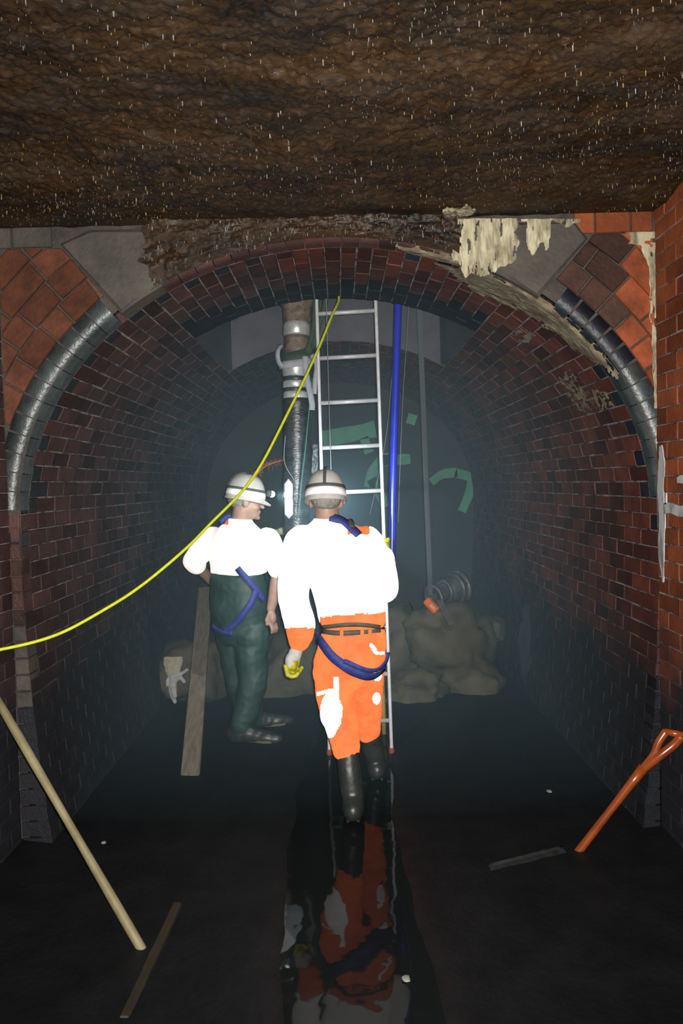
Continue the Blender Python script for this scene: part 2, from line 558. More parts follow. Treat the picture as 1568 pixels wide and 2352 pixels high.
class Field:
    """far bricks gathered into one mesh"""
    def __init__(self): self.v, self.f = [], []
    def add(self, M):
        o = len(self.v)
        self.v += [M @ c for c in _unit[0]]
        self.f += [tuple(i + o for i in f) for f in _unit[1]]

# ---- tunnel barrel
PITCH_C = 0.0755
wall_t_v, wall_t_f = [], []
def back_quad(s0, s1, ya, yb):
    o = len(wall_t_v)
    for s, y in ((s0, ya), (s1, ya), (s1, yb), (s0, yb)):
        x, z, nx_, nz_ = prof(s)
        wall_t_v.append((x + nx_ * 0.0035, y, z + nz_ * 0.0035))
    wall_t_f.append((o, o + 3, o + 2, o + 1))
ncourse = int(S_MAX / PITCH_C)
barrel = []      # (y centre, matrix, kind)
for c in range(-ncourse, ncourse + 1):
    s = c * PITCH_C
    if abs(s) > S_MAX - 0.02: continue
    x, z, nx_, nz_ = prof(s)
    hole = abs(x - XC) < HX and z > 2.2
    ivs = [(Y0 + 0.115, Y_HOLE0), (Y_HOLE1, Y_END)] if hole else [(Y0 + 0.115 if abs(s) < S_SPRING - 0.02 else Y0, Y_END)]
    for ya, yb in ivs:
        back_quad(s - PITCH_C / 2 - 0.001, s + PITCH_C / 2 + 0.001, ya, yb)
        y = ya
        first = True
        while y < yb - 0.02:
            L_ = 0.222
            if first: L_ = 0.111 if c % 2 else 0.222
            e = min(y + L_, yb)
            if yb - e < 0.05: e = yb
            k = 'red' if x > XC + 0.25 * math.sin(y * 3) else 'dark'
            if first and ya < 3.7 and ((0.30 < abs(x - XC)) and z > 1.35):
                k = 'blue' if (c % 2 or z < 1.9 and c % 2 == 0 and random.random() < 0.25) else k
            if hole and y > Y_BLACK - 0.06 and y < Y_HOLE0: k = 'black'  # courses nearest the shaft opening turn black
            T = V((nz_, 0, -nx_)); N_ = V((-nx_, 0, -nz_))
            jit = random.uniform(-0.0025, 0.002)
            M = Matrix(((T.x, 0, N_.x, x - N_.x * (0.025 + jit)), (0, 1, 0, (y + e) / 2), (T.z, 0, N_.z, z - N_.z * (0.025 + jit)), (0, 0, 0, 1)))
            S = Matrix.Diagonal(V((1, (e - y) - 0.007, 1, 1)))
            barrel.append(((y + e) / 2, M @ S, k, z))
            first = False
            y = e
tb = obj('wall_tunnel', mesh('wall_tunnel', wall_t_v, wall_t_f), M_MORTAR, origin=(0, 0, 0), smooth=False)
tag(tb, kind='structure')
barrel.sort(key=lambda b_: (b_[3] < 0.25, b_[0]))
fld = {'red': Field(), 'dark': Field(), 'blue': Field(), 'black': Field(), 'face': Field()}
for i, (y, M, k, z) in enumerate(barrel):
    if i < 300:
        o = bpy.data.objects.new('brick', BR[k]); COL.objects.link(o)
        o.parent = tb; o.matrix_basis = M
    else:
        fld[k].add(M)
for k, f in fld.items():
    if f.v:
        o = obj('brick_field', mesh('brick_field', f.v, f.f), {'red': M_BRICK, 'dark': M_BRICKL, 'blue': M_BLUE, 'black': M_BLACKB, 'face': M_BRICKW}[k], tb, smooth=False)
        o['kind'] = 'stuff'

# ---- shaft over the barrel
def slab(x0, x1, y0, y1, z0, z1):
    bm = bmesh.new()
    box_bm(bm, Matrix.Translation(((x0 + x1) / 2, (y0 + y1) / 2, (z0 + z1) / 2)), x1 - x0, y1 - y0, z1 - z0)
    return bm
def shaft_face(y0, y1):
    n = 24; vs, fs = [], []
    for i in range(n + 1):
        x = XC - HX + 2 * HX * i / n
        z = arch_z(x) + 0.004
        vs += [(x, y0, z), (x, y0, 4.6), (x, y1, z), (x, y1, 4.6)]
    for i in range(n):
        a, b_ = i * 4, i * 4 + 4
        fs += [(a, b_, b_ + 1, a + 1), (a + 2, a + 3, b_ + 3, b_ + 2), (a, a + 2, b_ + 2, b_)]
    return mesh('shaft', vs, fs)
tag(obj('wall_shaft_far', shaft_face(Y_HOLE1, Y_HOLE1 + 0.25), M_CONC, origin=(0, 0, 0), smooth=False), kind='structure')
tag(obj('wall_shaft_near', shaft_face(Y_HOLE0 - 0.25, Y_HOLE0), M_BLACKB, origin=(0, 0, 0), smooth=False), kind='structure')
zc = arch_z(XC + HX)
tag(obj('wall_shaft_left', slab(XC - HX - 0.2, XC - HX, Y_HOLE0 - 0.25, Y_HOLE1 + 0.25, zc + 0.004, 4.6), M_CONC, origin=(0, 0, 0), smooth=False), kind='structure')
tag(obj('wall_shaft_right', slab(XC + HX, XC + HX + 0.2, Y_HOLE0 - 0.25, Y_HOLE1 + 0.25, zc + 0.004, 4.6), M_CONC, origin=(0, 0, 0), smooth=False), kind='structure')
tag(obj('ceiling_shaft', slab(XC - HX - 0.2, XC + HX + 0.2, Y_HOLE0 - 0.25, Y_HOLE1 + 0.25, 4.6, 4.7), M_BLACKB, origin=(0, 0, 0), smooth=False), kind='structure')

# ---- end bulkhead with green spray paint
wb = obj('wall_end', slab(-1.6, 1.6, Y_END - 0.02, Y_END + 0.1, -0.32, 3.0), M_BULK, origin=(0, 0, 0), smooth=False)
tag(wb, kind='structure')
def paint(pts, w0, ragged=0.25, Y=Y_END - 0.026):
    pts = smooth_path([P(px, py, Y) for px, py in pts], 6)
    vs, fs = [], []
    for i, p in enumerate(pts):
        d = (pts[min(i + 1, len(pts) - 1)] - pts[max(i - 1, 0)]).normalized()
        s = V((-d.z, 0, d.x))
        w = w0 * (1 + ragged * noise.noise(p * 7)) / 2
        for yy in (Y, Y + 0.004):
            vs += [V((p.x, yy, p.z)) + s * w, V((p.x, yy, p.z)) - s * w]
    for i in range(len(pts) - 1):
        a = i * 4
        fs += [(a, a + 1, a + 5, a + 4), (a, a + 4, a + 6, a + 2), (a + 1, a + 3, a + 7, a + 5)]
    return mesh('paint', vs, fs)
for pts, w in (([(740, 1008), (800, 998), (862, 985)], 0.17), ([(835, 1005), (848, 1040)], 0.10), ([(848, 1120), (856, 1085), (878, 1058), (900, 1052)], 0.12),
               ([(880, 1058), (942, 1054)], 0.11), ([(852, 1100), (875, 1140), (884, 1165)], 0.11), ([(990, 1108), (1015, 1090), (1050, 1085)], 0.10),
               ([(1045, 1086), (1080, 1098), (1078, 1130), (1060, 1175)], 0.10), ([(935, 960), (955, 966)], 0.12)):
    obj('paint_stroke', paint(pts, w), M_GREEN, wb, smooth=False)

# ---- chamber side walls
def side_wall(name, X, sgn, ya, yb, mref):
    vs = [(X + sgn * 0.004, -1.5, -0.32), (X + sgn * 0.004, yb, -0.32), (X + sgn * 0.004, yb, ZT + 0.1), (X + sgn * 0.004, -1.5, ZT + 0.1)]
    o = obj(name, mesh(name, vs, [(0, 1, 2, 3) if sgn > 0 else (3, 2, 1, 0)]), M_MORTAR, origin=(0, 0, 0), smooth=False)
    tag(o, kind='structure')
    fld_ = Field()
    n = int((ZT + 0.3) / PITCH_C)
    for c in range(n + 1):
        z = -0.28 + c * PITCH_C
        y = yb
        first = True
        while y > -1.4:
            L_ = 0.111 if first and c % 2 else 0.222
            y1 = y - L_
            N_ = V((-sgn, 0, 0)); j = random.uniform(-0.002, 0.002)
            M = Matrix(((0, 0, N_.x, X - N_.x * (0.025 + j)), (0, 1, 0, (y + y1) / 2), (1, 0, 0, z), (0, 0, 0, 1))) @ Matrix.Diagonal(V((1, L_ - 0.008, 1, 1)))
            if (y + y1) / 2 > ya and z > 0:
                b_ = bpy.data.objects.new('brick', BR[mref]); COL.objects.link(b_)
                b_.parent = o; b_.matrix_basis = M
            else:
                fld_.add(M)
            first = False
            y = y1
    g = obj('brick_field', mesh('brick_field', fld_.v, fld_.f), M_BRICKW if mref == 'face' else M_BRICKL, o, smooth=False)
    g['kind'] = 'stuff'
    return o
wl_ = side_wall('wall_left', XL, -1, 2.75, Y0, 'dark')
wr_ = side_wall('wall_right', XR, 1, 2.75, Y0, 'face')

# ---- portal wall with arch ring, stones and spandrel bricks
n = 120; vs, fs = [], []
for i in range(n + 1):
    x = lerp(XL - 0.05, XR + 0.05, i / n)
    inside = abs(x - XC) < A_
    z = arch_z(x) if inside else -0.32
    vs += [(x, Y0 + 0.012, z + 0.03), (x, Y0 + 0.012, ZT + 0.1)]
for i in range(n):
    fs.append((i * 2, i * 2 + 2, i * 2 + 3, i * 2 + 1))
wp = obj('wall_back', mesh('wall_back', vs, fs), M_MORTD, origin=(0, 0, 0), smooth=False)
tag(wp, kind='structure')

def bullnose(m, w):
    prf = [(0.105, 0.0), (0.105, 0.115), (0.0, 0.115)]
    R = 0.055
    for k in range(7):
        a = math.pi / 2 * k / 6
        prf.append((R - R * math.cos(a), R - R * math.sin(a)))
    vs = [(sx * w / 2, y, r) for sx in (-1, 1) for r, y in prf]
    k = len(prf)
    fs = [tuple(range(k))[::-1], tuple(range(k, 2 * k))] + [(i, (i + 1) % k, k + (i + 1) % k, k + i) for i in range(k)]
    vs = vs + vs                          # caps keep their own corners, so the roll shades smoothly
    fs = [tuple(i + 2 * k for i in f) for f in fs[:2]] + fs[2:]
    me = mesh('bullnose', vs, fs)
    me.materials.append(m)
    for p_ in me.polygons: p_.use_smooth = p_.index >= 5
    return me
BN = {'blue': bullnose(M_RINGB, 0.0810), 'brown': bullnose(M_BRICKL, 0.0805), 'black': bullnose(M_BLUE, 0.0765)}  # crown bricks take a darker brick, painting in shade below the crust
RP = 0.084
c = -int(S_SPRING / RP) - 1
SL0, SL1 = s_at_x(-0.97), s_at_x(-0.77)
SR0, SR1 = s_at_x(0.57), s_at_x(0.915)
while c * RP < S_SPRING + 0.05:
    s = c * RP; c += 1
    if abs(s) > S_SPRING - 0.04: continue
    if SL0 - 0.03 < s < SL1 + 0.03 or SR0 - 0.03 < s < SR1 + 0.03: continue
    x, z, nx_, nz_ = prof(s)
    T = V((nz_, 0, -nx_)); N_ = V((nx_, 0, nz_))
    M = Matrix(((T.x, 0, N_.x, x), (0, 1, 0, Y0 - random.uniform(0.0, 0.003)), (T.z, 0, N_.z, z), (0, 0, 0, 1)))
    o = bpy.data.objects.new('arch_ring_brick', BN['brown' if SL1 < s < SR0 else 'black' if 0 < s < s_at_x(1.27) else 'blue']); COL.objects.link(o)
    o.parent = wp; o.matrix_basis = M

# springer stones either side of the crown
def at_face(px, py):
    p = P(px, py, Y0); return (p.x, p.z)
def arc_pts(x0, x1, off=0.0, n=8):
    out = []
    s0, s1 = s_at_x(x0), s_at_x(x1)
    for i in range(n + 1):
        x, z, nx_, nz_ = prof(lerp(s0, s1, i / n)); out.append((x + nx_ * off, z + nz_ * off))
    return out
stoneL = [at_face(138, 560), at_face(205, 528), at_face(330, 526), at_face(350, 590)] + arc_pts(-0.775, -0.965)
stoneR = [at_face(1350, 548), at_face(1322, 510), at_face(1040, 516), at_face(1052, 590)] + arc_pts(0.575, 0.91)
for poly in (stoneL, stoneR):
    o = obj('skewback_stone', prism(poly, Y0 - 0.012, Y0 + 0.115, 0.014), M_STONE, wp, smooth=False)

def inside(poly, x, z):
    r = False
    for (x1, z1), (x2, z2) in zip(poly, poly[1:] + poly[:1]):
        if (z1 > z) != (z2 > z) and x < (x2 - x1) * (z - z1) / (z2 - z1) + x1:
            r = not r
    return r
ZROW = 2.735
for side in (-1, 1):
    xe = XL + 0.004 if side < 0 else XR - 0.004
    for k in range(7):
        r0, r1 = 0.112 + k * 0.112, 0.112 + (k + 1) * 0.112 - 0.008
        s = 0.75 + (0.06 if k % 2 else 0)
        while s < S_SPRING + 0.05:
            w = random.choice((0.105, 0.105, 0.15)) if k < 2 else random.choice((0.15, 0.19, 0.22))
            quad = []
            for ss, rr in ((s, r0), (s + w - 0.008, r0), (s + w - 0.008, r1), (s, r1)):
                x, z, nx_, nz_ = prof(side * min(ss, S_SPRING))
                quad.append((x + nx_ * rr, z + nz_ * rr))
            s += w
            quad = clip(quad, side, 0, side * xe)
            if len(quad) > 2: quad = clip(quad, 0, 1, ZROW)
            # cut away by the stone's slanted flank
            st = stoneL if side < 0 else stoneR
            a, b_ = (st[0], st[-1])
            ex, ez = b_[0] - a[0], b_[1] - a[1]
            nn = V((-ez, ex)).normalized() * 1.0
            cxs = sum(p[0] for p in st) / len(st); czs = sum(p[1] for p in st) / len(st)
            if nn.x * (cxs - a[0]) + nn.y * (czs - a[1]) < 0: nn = -nn
            if len(quad) > 2: quad = clip(quad, nn.x, nn.y, nn.x * a[0] + nn.y * a[1] - 0.008)
            if len(quad) > 2 and area(quad) > 0.0006:
                cx = sum(p[0] for p in quad) / len(quad)
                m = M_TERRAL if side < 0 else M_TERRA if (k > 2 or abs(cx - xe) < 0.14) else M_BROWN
                o = obj('spandrel_brick', prism(quad, Y0 - random.uniform(0, 0.004), Y0 + 0.06, 0.004), m, wp, smooth=False)
    # short top course against the ceiling
    xs = [xe, xe - side * 0.10, xe - side * 0.26, xe - side * 0.355] if side > 0 else [xe, xe + 0.06, xe + 0.24]
    for a, b_ in zip(xs, xs[1:]):
        lo_, hi_ = min(a, b_) + 0.004, max(a, b_) - 0.004
        obj('spandrel_brick', prism([(lo_, ZROW + 0.006), (hi_, ZROW + 0.006), (hi_, ZT), (lo_, ZT)], Y0 - 0.002, Y0 + 0.06), M_BRICKW if side > 0 else M_STONE, wp, smooth=False)

for side in (-1, 1):
    xe = XL + 0.002 if side < 0 else XR - 0.002
    for c in range(23):
        z0, z1 = -0.24 + c * PITCH_C, -0.24 + (c + 1) * PITCH_C - 0.008
        q = []
        for z in (z0, z1):
            u = math.asin(max(0, min(1, (ZS - z) / BL)))
            q.append(XC + side * A_ * math.cos(u))
        if side * (xe - q[0]) < 0.012 or z1 > ZS + 0.03: continue
        poly = [(q[0], z0), (xe, z0), (xe, z1), (q[1], z1)]
        obj('jamb_brick', prism(poly, Y0 - random.uniform(0, 0.003), Y0 + 0.10, 0.003), (M_STONE if 0.62 < z0 < 1.0 else M_BRICKL) if side < 0 else (M_BLACKB if z0 < 0.95 else M_BRICKW), wp, smooth=False)  # lower right jamb coloured black to cancel brightness from the flash

def patch(fn, nu, nv, keep):
    """grid surface; fn(u, v) gives the point, keep(u, v) says whether the cell is there"""
    vs = [fn(i / nu, j / nv) for j in range(nv + 1) for i in range(nu + 1)]
    fs = [(j * (nu + 1) + i, j * (nu + 1) + i + 1, (j + 1) * (nu + 1) + i + 1, (j + 1) * (nu + 1) + i) for j in range(nv) for i in range(nu)
          if keep((i + .5) / nu, (j + .5) / nv)]
    bm = bmesh.new()
    bv = [bm.verts.new(v) for v in vs]
    for f in fs: bm.faces.new([bv[i] for i in f])
    bmesh.ops.delete(bm, geom=[v for v in bm.verts if not v.link_faces], context='VERTS')
    return bm

# mineral crust hanging over the crown of the portal
def crust_pt(u, v):
    x = lerp(-0.90, 0.62, u)
    z0 = arch_z(x) + 0.006
    z = lerp(z0, ZT + 0.02, v)
    d = 0.03 + 0.035 * abs(fbm(V((x * 5, z * 5, 3)), 5)) + 0.012 * fbm(V((x * 25, z * 25, 1)), 3)
    d *= min(1, v * 4 + 0.25)
    return V((x, Y0 - d, z))
def crust_keep(u, v):
    x = lerp(-0.90, 0.62, u)
    e = 0.06 * fbm(V((x * 4, v * 2, 9)), 3)
    left = -0.84 + 0.02 * v
    return x > left + e and x < 0.555 + e * 0.7
obj('mineral_crust', patch(crust_pt, 210, 60, crust_keep), M_CRUST, wp)

# cream calcite run over the right stone, the corner seam, and the smear on the soffit
def calc_pt(u, v):
    p = P(lerp(1035, 1330, u), lerp(642, 506, v), Y0)
    d = 0.016 + 0.02 * abs(fbm(V((p.x * 9, p.z * 3, 3)), 4)) + 0.006 * fbm(V((p.x * 40, p.z * 8, 1)), 3)
    return V((p.x, Y0 - d, p.z))
def calc_keep(u, v):
    px = lerp(1035, 1330, u)
    edge = fbm(V((px * 0.03, 0.4, 0.2)), 4)
    if px < 1195:
        bottom = 0.06 + max(0, (1065 - px) / 45) * 0.5 + max(0, (px - 1135) / 60) * 0.42 + 0.18 * edge
        if px > 1184 + 14 * fbm(V((v * 6, 0, 0)), 3): return False
    elif px < 1206: return v > 0.95
    elif px < 1262: bottom = 0.55 + 0.35 * edge
    else: bottom = 0.93 + 0.12 * edge
    hole_ = fbm(V((px * 0.09, v * 3.0, 4.4)), 4)
    return v > bottom and hole_ < 0.42
obj('calcite_run', patch(calc_pt, 150, 70, calc_keep), M_CALC, wp)
def seam_pt(u, v):
    z = lerp(1.95, 2.735, v)
    w = 0.012 + 0.022 * v + (0.10 if v > 0.93 else 0.03 * max(0, (v - 0.8) * 8)) 
    x = XR - 0.002 - w * u * (1 + 0.5 * fbm(V((0, 0, z * 12)), 3))
    return V((x, Y0 - 0.012 - 0.006 * fbm(V((x * 30, 1, z * 20)), 3), z))
obj('calcite_seam', patch(seam_pt, 5, 80, lambda u, v: fbm(V((3, u, v * 9)), 3) < 0.45), M_CALC, wp)
S0c, S1c = s_at_x(0.20), s_at_x(1.27)
def smear_pt(u, v):
    s = lerp(S0c, S1c, u)
    x, z, nx_, nz_ = prof(s)
    y = lerp(Y0 + 0.02, Y0 + 0.50, v)
    off = 0.006 + 0.006 * abs(fbm(V((s * 9, y * 20, 0)), 4))
    rn = max(0, 0.055 - (y - Y0)) * 0.55          # follows the bullnose
    return V((x - nx_ * off + nx_ * rn, y, z - nz_ * off + nz_ * rn))
def smear_keep(u, v):
    w = 0.16 + 0.62 * math.exp(-((u - 0.42) / 0.16) ** 2) + 0.36 * math.exp(-((u - 0.72) / 0.2) ** 2)
    w *= min(1, u * 6) * min(1, (1 - u) * 7)
    g = fbm(V((u * 14, v * 16, 7)), 4)
    streak = fbm(V((u * 5, v * 60, 2)), 3)
    lo_ = 0.10 + 0.05 * math.sin(u * 9)
    return v < w * 0.9 + 0.12 * g and streak < 0.75 and not (u < 0.30 and lo_ < v < lo_ + 0.10)
obj('calcite_smear', patch(smear_pt, 220, 60, smear_keep), M_CALC2, tb)
# thinner lime bloom on the right-hand courses
def bloom_at(name, s0, s1, y0, y1, seed, thr):
    def pt(u, v):
        s = lerp(s0, s1, u); x, z, nx_, nz_ = prof(s)
        return V((x - nx_ * 0.0045, lerp(y0, y1, v), z - nz_ * 0.0045))
    def kp(u, v):
        e = min(u, 1 - u, v, 1 - v) * 3
        return fbm(V((u * 7 * abs(s1 - s0) / 0.2, v * 6, seed)), 4) + min(e, 0.5) - 0.35 > thr
    obj(name, patch(pt, 50, 40, kp), M_CALC2, tb)
bloom_at('lime_and_glint_patch', 1.35, 1.62, 4.0, 4.35, 3.1, 0.12)
bloom_at('lime_and_glint_patch', 1.50, 1.62, 3.78, 4.0, 8.7, 0.10)
bloom_at('lime_and_glint_patch', 1.02, 1.12, 4.0, 4.3, 5.2, 0.12)

def glint_patch_pt(u, v):  # pale patch painted on the lower wall in place of a glint
    s = lerp(S_SPRING + 0.80, S_SPRING + 1.42, u); x, z, nx_, nz_ = prof(s)
    return V((x - nx_ * 0.0045, lerp(5.55, 6.35, v), z - nz_ * 0.0045))
obj('lime_and_glint_patch', patch(glint_patch_pt, 60, 60, lambda u, v: abs(v - 0.5 - 0.1 * math.sin(u * 4)) < 0.26 * (1 - abs(2 * u - 1)) ** 0.5 + 0.16 * fbm(V((u * 5, v * 9, 2)), 4)),
    mat('grey_glint_film', (0.030, 0.031, 0.036), (0.060, 0.062, 0.068), 9, 0.5), tb)

# white paint lines on the right wall
def wall_paint(pts, w, name='paint_line'):
    vs, fs = [], []
    for i, (y, z, ww) in enumerate(pts):
        d = V((0, pts[min(i + 1, len(pts) - 1)][0] - pts[max(i - 1, 0)][0], pts[min(i + 1, len(pts) - 1)][1] - pts[max(i - 1, 0)][1])).normalized()
        s = V((0, -d.z, d.y)) * w * ww / 2
        for xo in (0.0045, -0.001):
            vs += [V((XR - xo, y, z)) + s, V((XR - xo, y, z)) - s]
    for i in range(len(pts) - 1):
        a = i * 4
        fs += [(a, a + 1, a + 5, a + 4), (a, a + 4, a + 6, a + 2), (a + 1, a + 3, a + 7, a + 5)]
    return obj(name, mesh(name, vs, fs), M_WHITEP, wr_, smooth=False)
wall_paint([(3.500 - 0.008 * math.sin(i * 0.6), lerp(1.78, 1.17, i / 24), (0.5 + 0.5 * min(1, i / 3)) * (1 if i < 19 else (25 - i) / 6) * (1 + 0.2 * noise.noise(V((i * 0.7, 0, 0))))) for i in range(25)], 0.062)
wall_paint([(lerp(3.47, 3.05, i / 12), 1.50 + 0.006 * math.sin(i), 1 + 0.15 * noise.noise(V((i, 3, 0)))) for i in range(13)], 0.046)
wall_paint([(lerp(3.33, 3.20, i / 5), 1.625 + 0.005 * math.sin(i), 0.6 + 0.3 * math.sin(i * 0.6)) for i in range(6)], 0.04)
wall_paint([(3.455, lerp(1.57, 1.52, i / 3), 0.7) for i in range(4)], 0.03)

# ---- crusted ceiling
nx, ny = 420, 480
CY0, CY1 = 0.2, Y0 + 0.01
def ceil_z(x, y):
    band = noise.noise(V((x * 0.45, y * 2.6, 11)))
    z = ZT + 0.055 * band + 0.022 * fbm(V((x * 2.0, y * 3.5, 0)), 3) + 0.012 * fbm(V((x * 16, y * 16, 5)), 3) + 0.009 * noise.noise(V((x * 48, y * 48, 2))) + 0.0070 * noise.noise(V((x * 105, y * 105, 6)))
    t = max(0, min(1, (y - (Y0 - 0.35)) / 0.35))
    z = lerp(z, ZT + 0.006 * fbm(V((x * 9, y * 9, 5)), 3), t * t)
    ex = max(0, (abs(x + 0.035) - 1.25) / 0.22)
    return z - 0.05 * ex * ex * 0
vs = []
for j in range(ny + 1):
    y = lerp(CY0, CY1, j / ny)
    for i in range(nx + 1):
        x = lerp(XL - 0.03, XR + 0.03, i / nx)
        vs.append((x, y, ceil_z(x, y)))
fs = [(j * (nx + 1) + i, (j + 1) * (nx + 1) + i, (j + 1) * (nx + 1) + i + 1, j * (nx + 1) + i + 1) for j in range(ny) for i in range(nx)]
o_ = len(vs)
vs += [(XL - 0.03, -1.5, ZT), (XR + 0.03, -1.5, ZT)]
fs.append((o_, 0, nx, o_ + 1))
ce = obj('ceiling', mesh('ceiling', vs, fs), M_CRUST, origin=(0, 0, 0))
tag(ce, kind='structure')
# hanging water drops, coloured pale and ochre to imitate their glints
vs, fs = [], []
def drip(p, r, l):
    o = len(vs)
    vs.extend([(p.x + r * math.cos(a), p.y + r * math.sin(a), p.z + 0.003) for a in (0.3, 1.87, 3.44, 5.01)])
    vs.extend([(p.x + r * 0.75 * math.cos(a), p.y + r * 0.75 * math.sin(a), p.z - l * 0.75) for a in (0.3, 1.87, 3.44, 5.01)])
    vs.append((p.x, p.y, p.z - l))
    for k in range(4):
        q = (k + 1) % 4
        fs.append((o + k, o + 4 + k, o + 4 + q, o + q))
        fs.append((o + 4 + k, o + 8, o + 4 + q))
def ceiling_drips(name, m, count, seed, amber):
    vs.clear(); fs.clear()
    cnt = 0
    while cnt < count:
        x, y = random.uniform(XL + 0.02, XR - 0.02), random.uniform(1.5, Y0 - 0.02)
        if noise.noise(V((x * 1.7, y * 2.2, seed))) + 0.3 * noise.noise(V((x * 6, y * 6, 1))) < random.uniform(-0.45, 0.35): continue
        if amber and not (x > 0.25 and y > 2.3 or x < -0.6 and y > 2.2): continue
        sz = random.random() ** 4
        drip(V((x, y, ceil_z(x, y))), 0.0008 + 0.0016 * sz, 0.004 + 0.012 * sz)
        cnt += 1
    if not amber:
        for _ in range(420):
            u, v = random.random(), random.random()
            if crust_keep(u, v):
                p = crust_pt(u, v); sz = random.random() ** 3
                drip(V((p.x, p.y - 0.002, p.z)), 0.0010 + 0.002 * sz, 0.005 + 0.014 * sz)
    o = obj(name, mesh(name, list(vs), list(fs)), m, ce, smooth=False)
    o['kind'] = 'stuff'
ceiling_drips('drop_glints', M_DRIP, 3200, 4, False)
ceiling_drips('ochre_drop_glints', mat('ochre_drop_glint', (0.12, 0.065, 0.012), (0.24, 0.15, 0.04), 30, 0.2, vary=0.8), 700, 9, True)
def ccal(u, v):
    x, y = lerp(0.47, 0.62, u), lerp(3.36, 3.54, v)
    return V((x, y, ceil_z(x, y) - 0.008 - 0.012 * abs(fbm(V((x * 20, y * 20, 0)), 3))))
obj('calcite_patch', patch(ccal, 30, 30, lambda u, v: (u - .5) ** 2 + (v - .5) ** 2 < 0.2 + 0.12 * fbm(V((u * 4, v * 4, 0)), 3)), M_CALC, ce)

# ------------------------------------------------------------------ rubble heap: one boulder after another
def boulder(px, py, Y, wpx, hpx, dep, seed, label):
    k = Y / F_PX
    c = P(px, py, Y)
    bm = bmesh.new()
    bmesh.ops.create_icosphere(bm, subdivisions=4, radius=1.0)
    for v in bm.verts:
        n_ = v.co.normalized()
        q = n_ * 1.3 + V((seed * 3.1, seed * 1.7, 0))
        d = 1 + 0.22 * fbm(q, 4) - 0.10 * abs(noise.noise(q * 2.2))
        cell = noise.voronoi(n_ * 1.6 + V((seed, 0, seed)), distance_metric='DISTANCE', exponent=2.5)[0]
        d *= 0.86 + 0.30 * cell[0]
        d += 0.05 * fbm(n_ * 5 + V((seed, 1, 2)), 4) - 0.07 * abs(noise.noise(n_ * 4.2 + V((seed * 2, 5, 1))))
        v.co = V((math.copysign(abs(n_.x) ** 0.85, n_.x) * wpx * k / 2 * d, n_.y * dep * d, math.copysign(abs(n_.z) ** 0.85, n_.z) * hpx * k / 2 * d)) + c
    o = obj('boulder', bm, M_MUD)
    tag(o, label, 'boulder', 'boulders heaped at the end of the shaft')
boulder(1028, 1475, 6.35, 205, 190, 0.30, 1, 'largest muddy boulder, under the flanged pipe fitting')
boulder(1082, 1580, 6.15, 150, 120, 0.24, 2, 'muddy boulder at the lower right end of the heap')
boulder(958, 1600, 5.98, 150, 120, 0.25, 3, 'low muddy boulder just right of the ladder foot')
boulder(1122, 1446, 6.55, 72, 66, 0.16, 4, 'small pointed muddy boulder jutting out at the right of the heap')
boulder(672, 1545, 6.25, 200, 200, 0.28, 5, 'muddy boulder showing between the two workers')
boulder(438, 1540, 6.05, 175, 150, 0.26, 6, 'muddy boulder under the limp glove, left of the plank')
boulder(545, 1530, 6.45, 170, 170, 0.25, 7, 'muddy boulder between the plank and the green waders')
boulder(915, 1500, 6.55, 150, 230, 0.25, 8, 'tall muddy boulder behind the right ladder rail')

# flanged pipe fitting on the heap
def ring(bm, c, ax, r0, r1, t, n=28):
    ax = ax.normalized(); x, y = frame_of(ax)
    rs = []
    for r, h in ((r0, -t / 2), (r1, -t / 2), (r1, t / 2), (r0, t / 2)):
        rs.append([bm.verts.new(c + ax * h + (x * math.cos(2 * math.pi * k / n) + y * math.sin(2 * math.pi * k / n)) * r) for k in range(n)])
    for i in range(4):
        a, b_ = rs[i], rs[(i + 1) % 4]
        for k in range(n):
            bm.faces.new((a[k], a[(k + 1) % n], b_[(k + 1) % n], b_[k]))
fc = P(1052, 1350, 6.38)
ax = V((0.80, 0.55, 0.10)).normalized()
M_IRON = mat('grey_cast_iron', (0.055, 0.062, 0.066), (0.115, 0.125, 0.13), 18, 0.45, metal=0.3)
fit = thing('pipe_fitting', P(1020, 1392, 6.35), 'grey cast iron flanged pipe fitting lying on top of the largest boulder', 'pipe fitting')
bm = bmesh.new(); ring(bm, fc, ax, 0.085, 0.150, 0.026); obj('flange', bm, M_IRON, fit)
bm = bmesh.new(); ring(bm, fc - ax * 0.045, ax, 0.08, 0.132, 0.022); obj('flange', bm, M_IRON, fit)
bm = bmesh.new()
tube(bm, [fc - ax * 0.04, fc - ax * 0.10, fc - ax * 0.15], [0.115, 0.112, 0.09], 28, False); obj('body', bm, M_IRON, fit)
bm = bmesh.new(); ring(bm, fc - ax * 0.155, ax, 0.07, 0.100, 0.02); obj('collar', bm, M_IRON, fit)
bm = bmesh.new(); ring(bm, fc - ax * 0.27 - V((0, 0, 0.03)), ax, 0.075, 0.115, 0.022); obj('flange', bm, M_IRON, fit)
bm = bmesh.new(); tube(bm, [fc - ax * 0.15, fc - ax * 0.27 - V((0, 0, 0.03))], 0.072, 24, False); obj('neck', bm, M_IRON, fit)
bx, by = frame_of(ax)
for k in range(8):
    a = 2 * math.pi * (k + .5) / 8
    bm = bmesh.new()
    p = fc + (bx * math.cos(a) + by * math.sin(a)) * 0.137
    tube(bm, [p - ax * 0.028, p + ax * 0.02], 0.011, 6); obj('bolt', bm, M_IRON, fit, smooth=False)

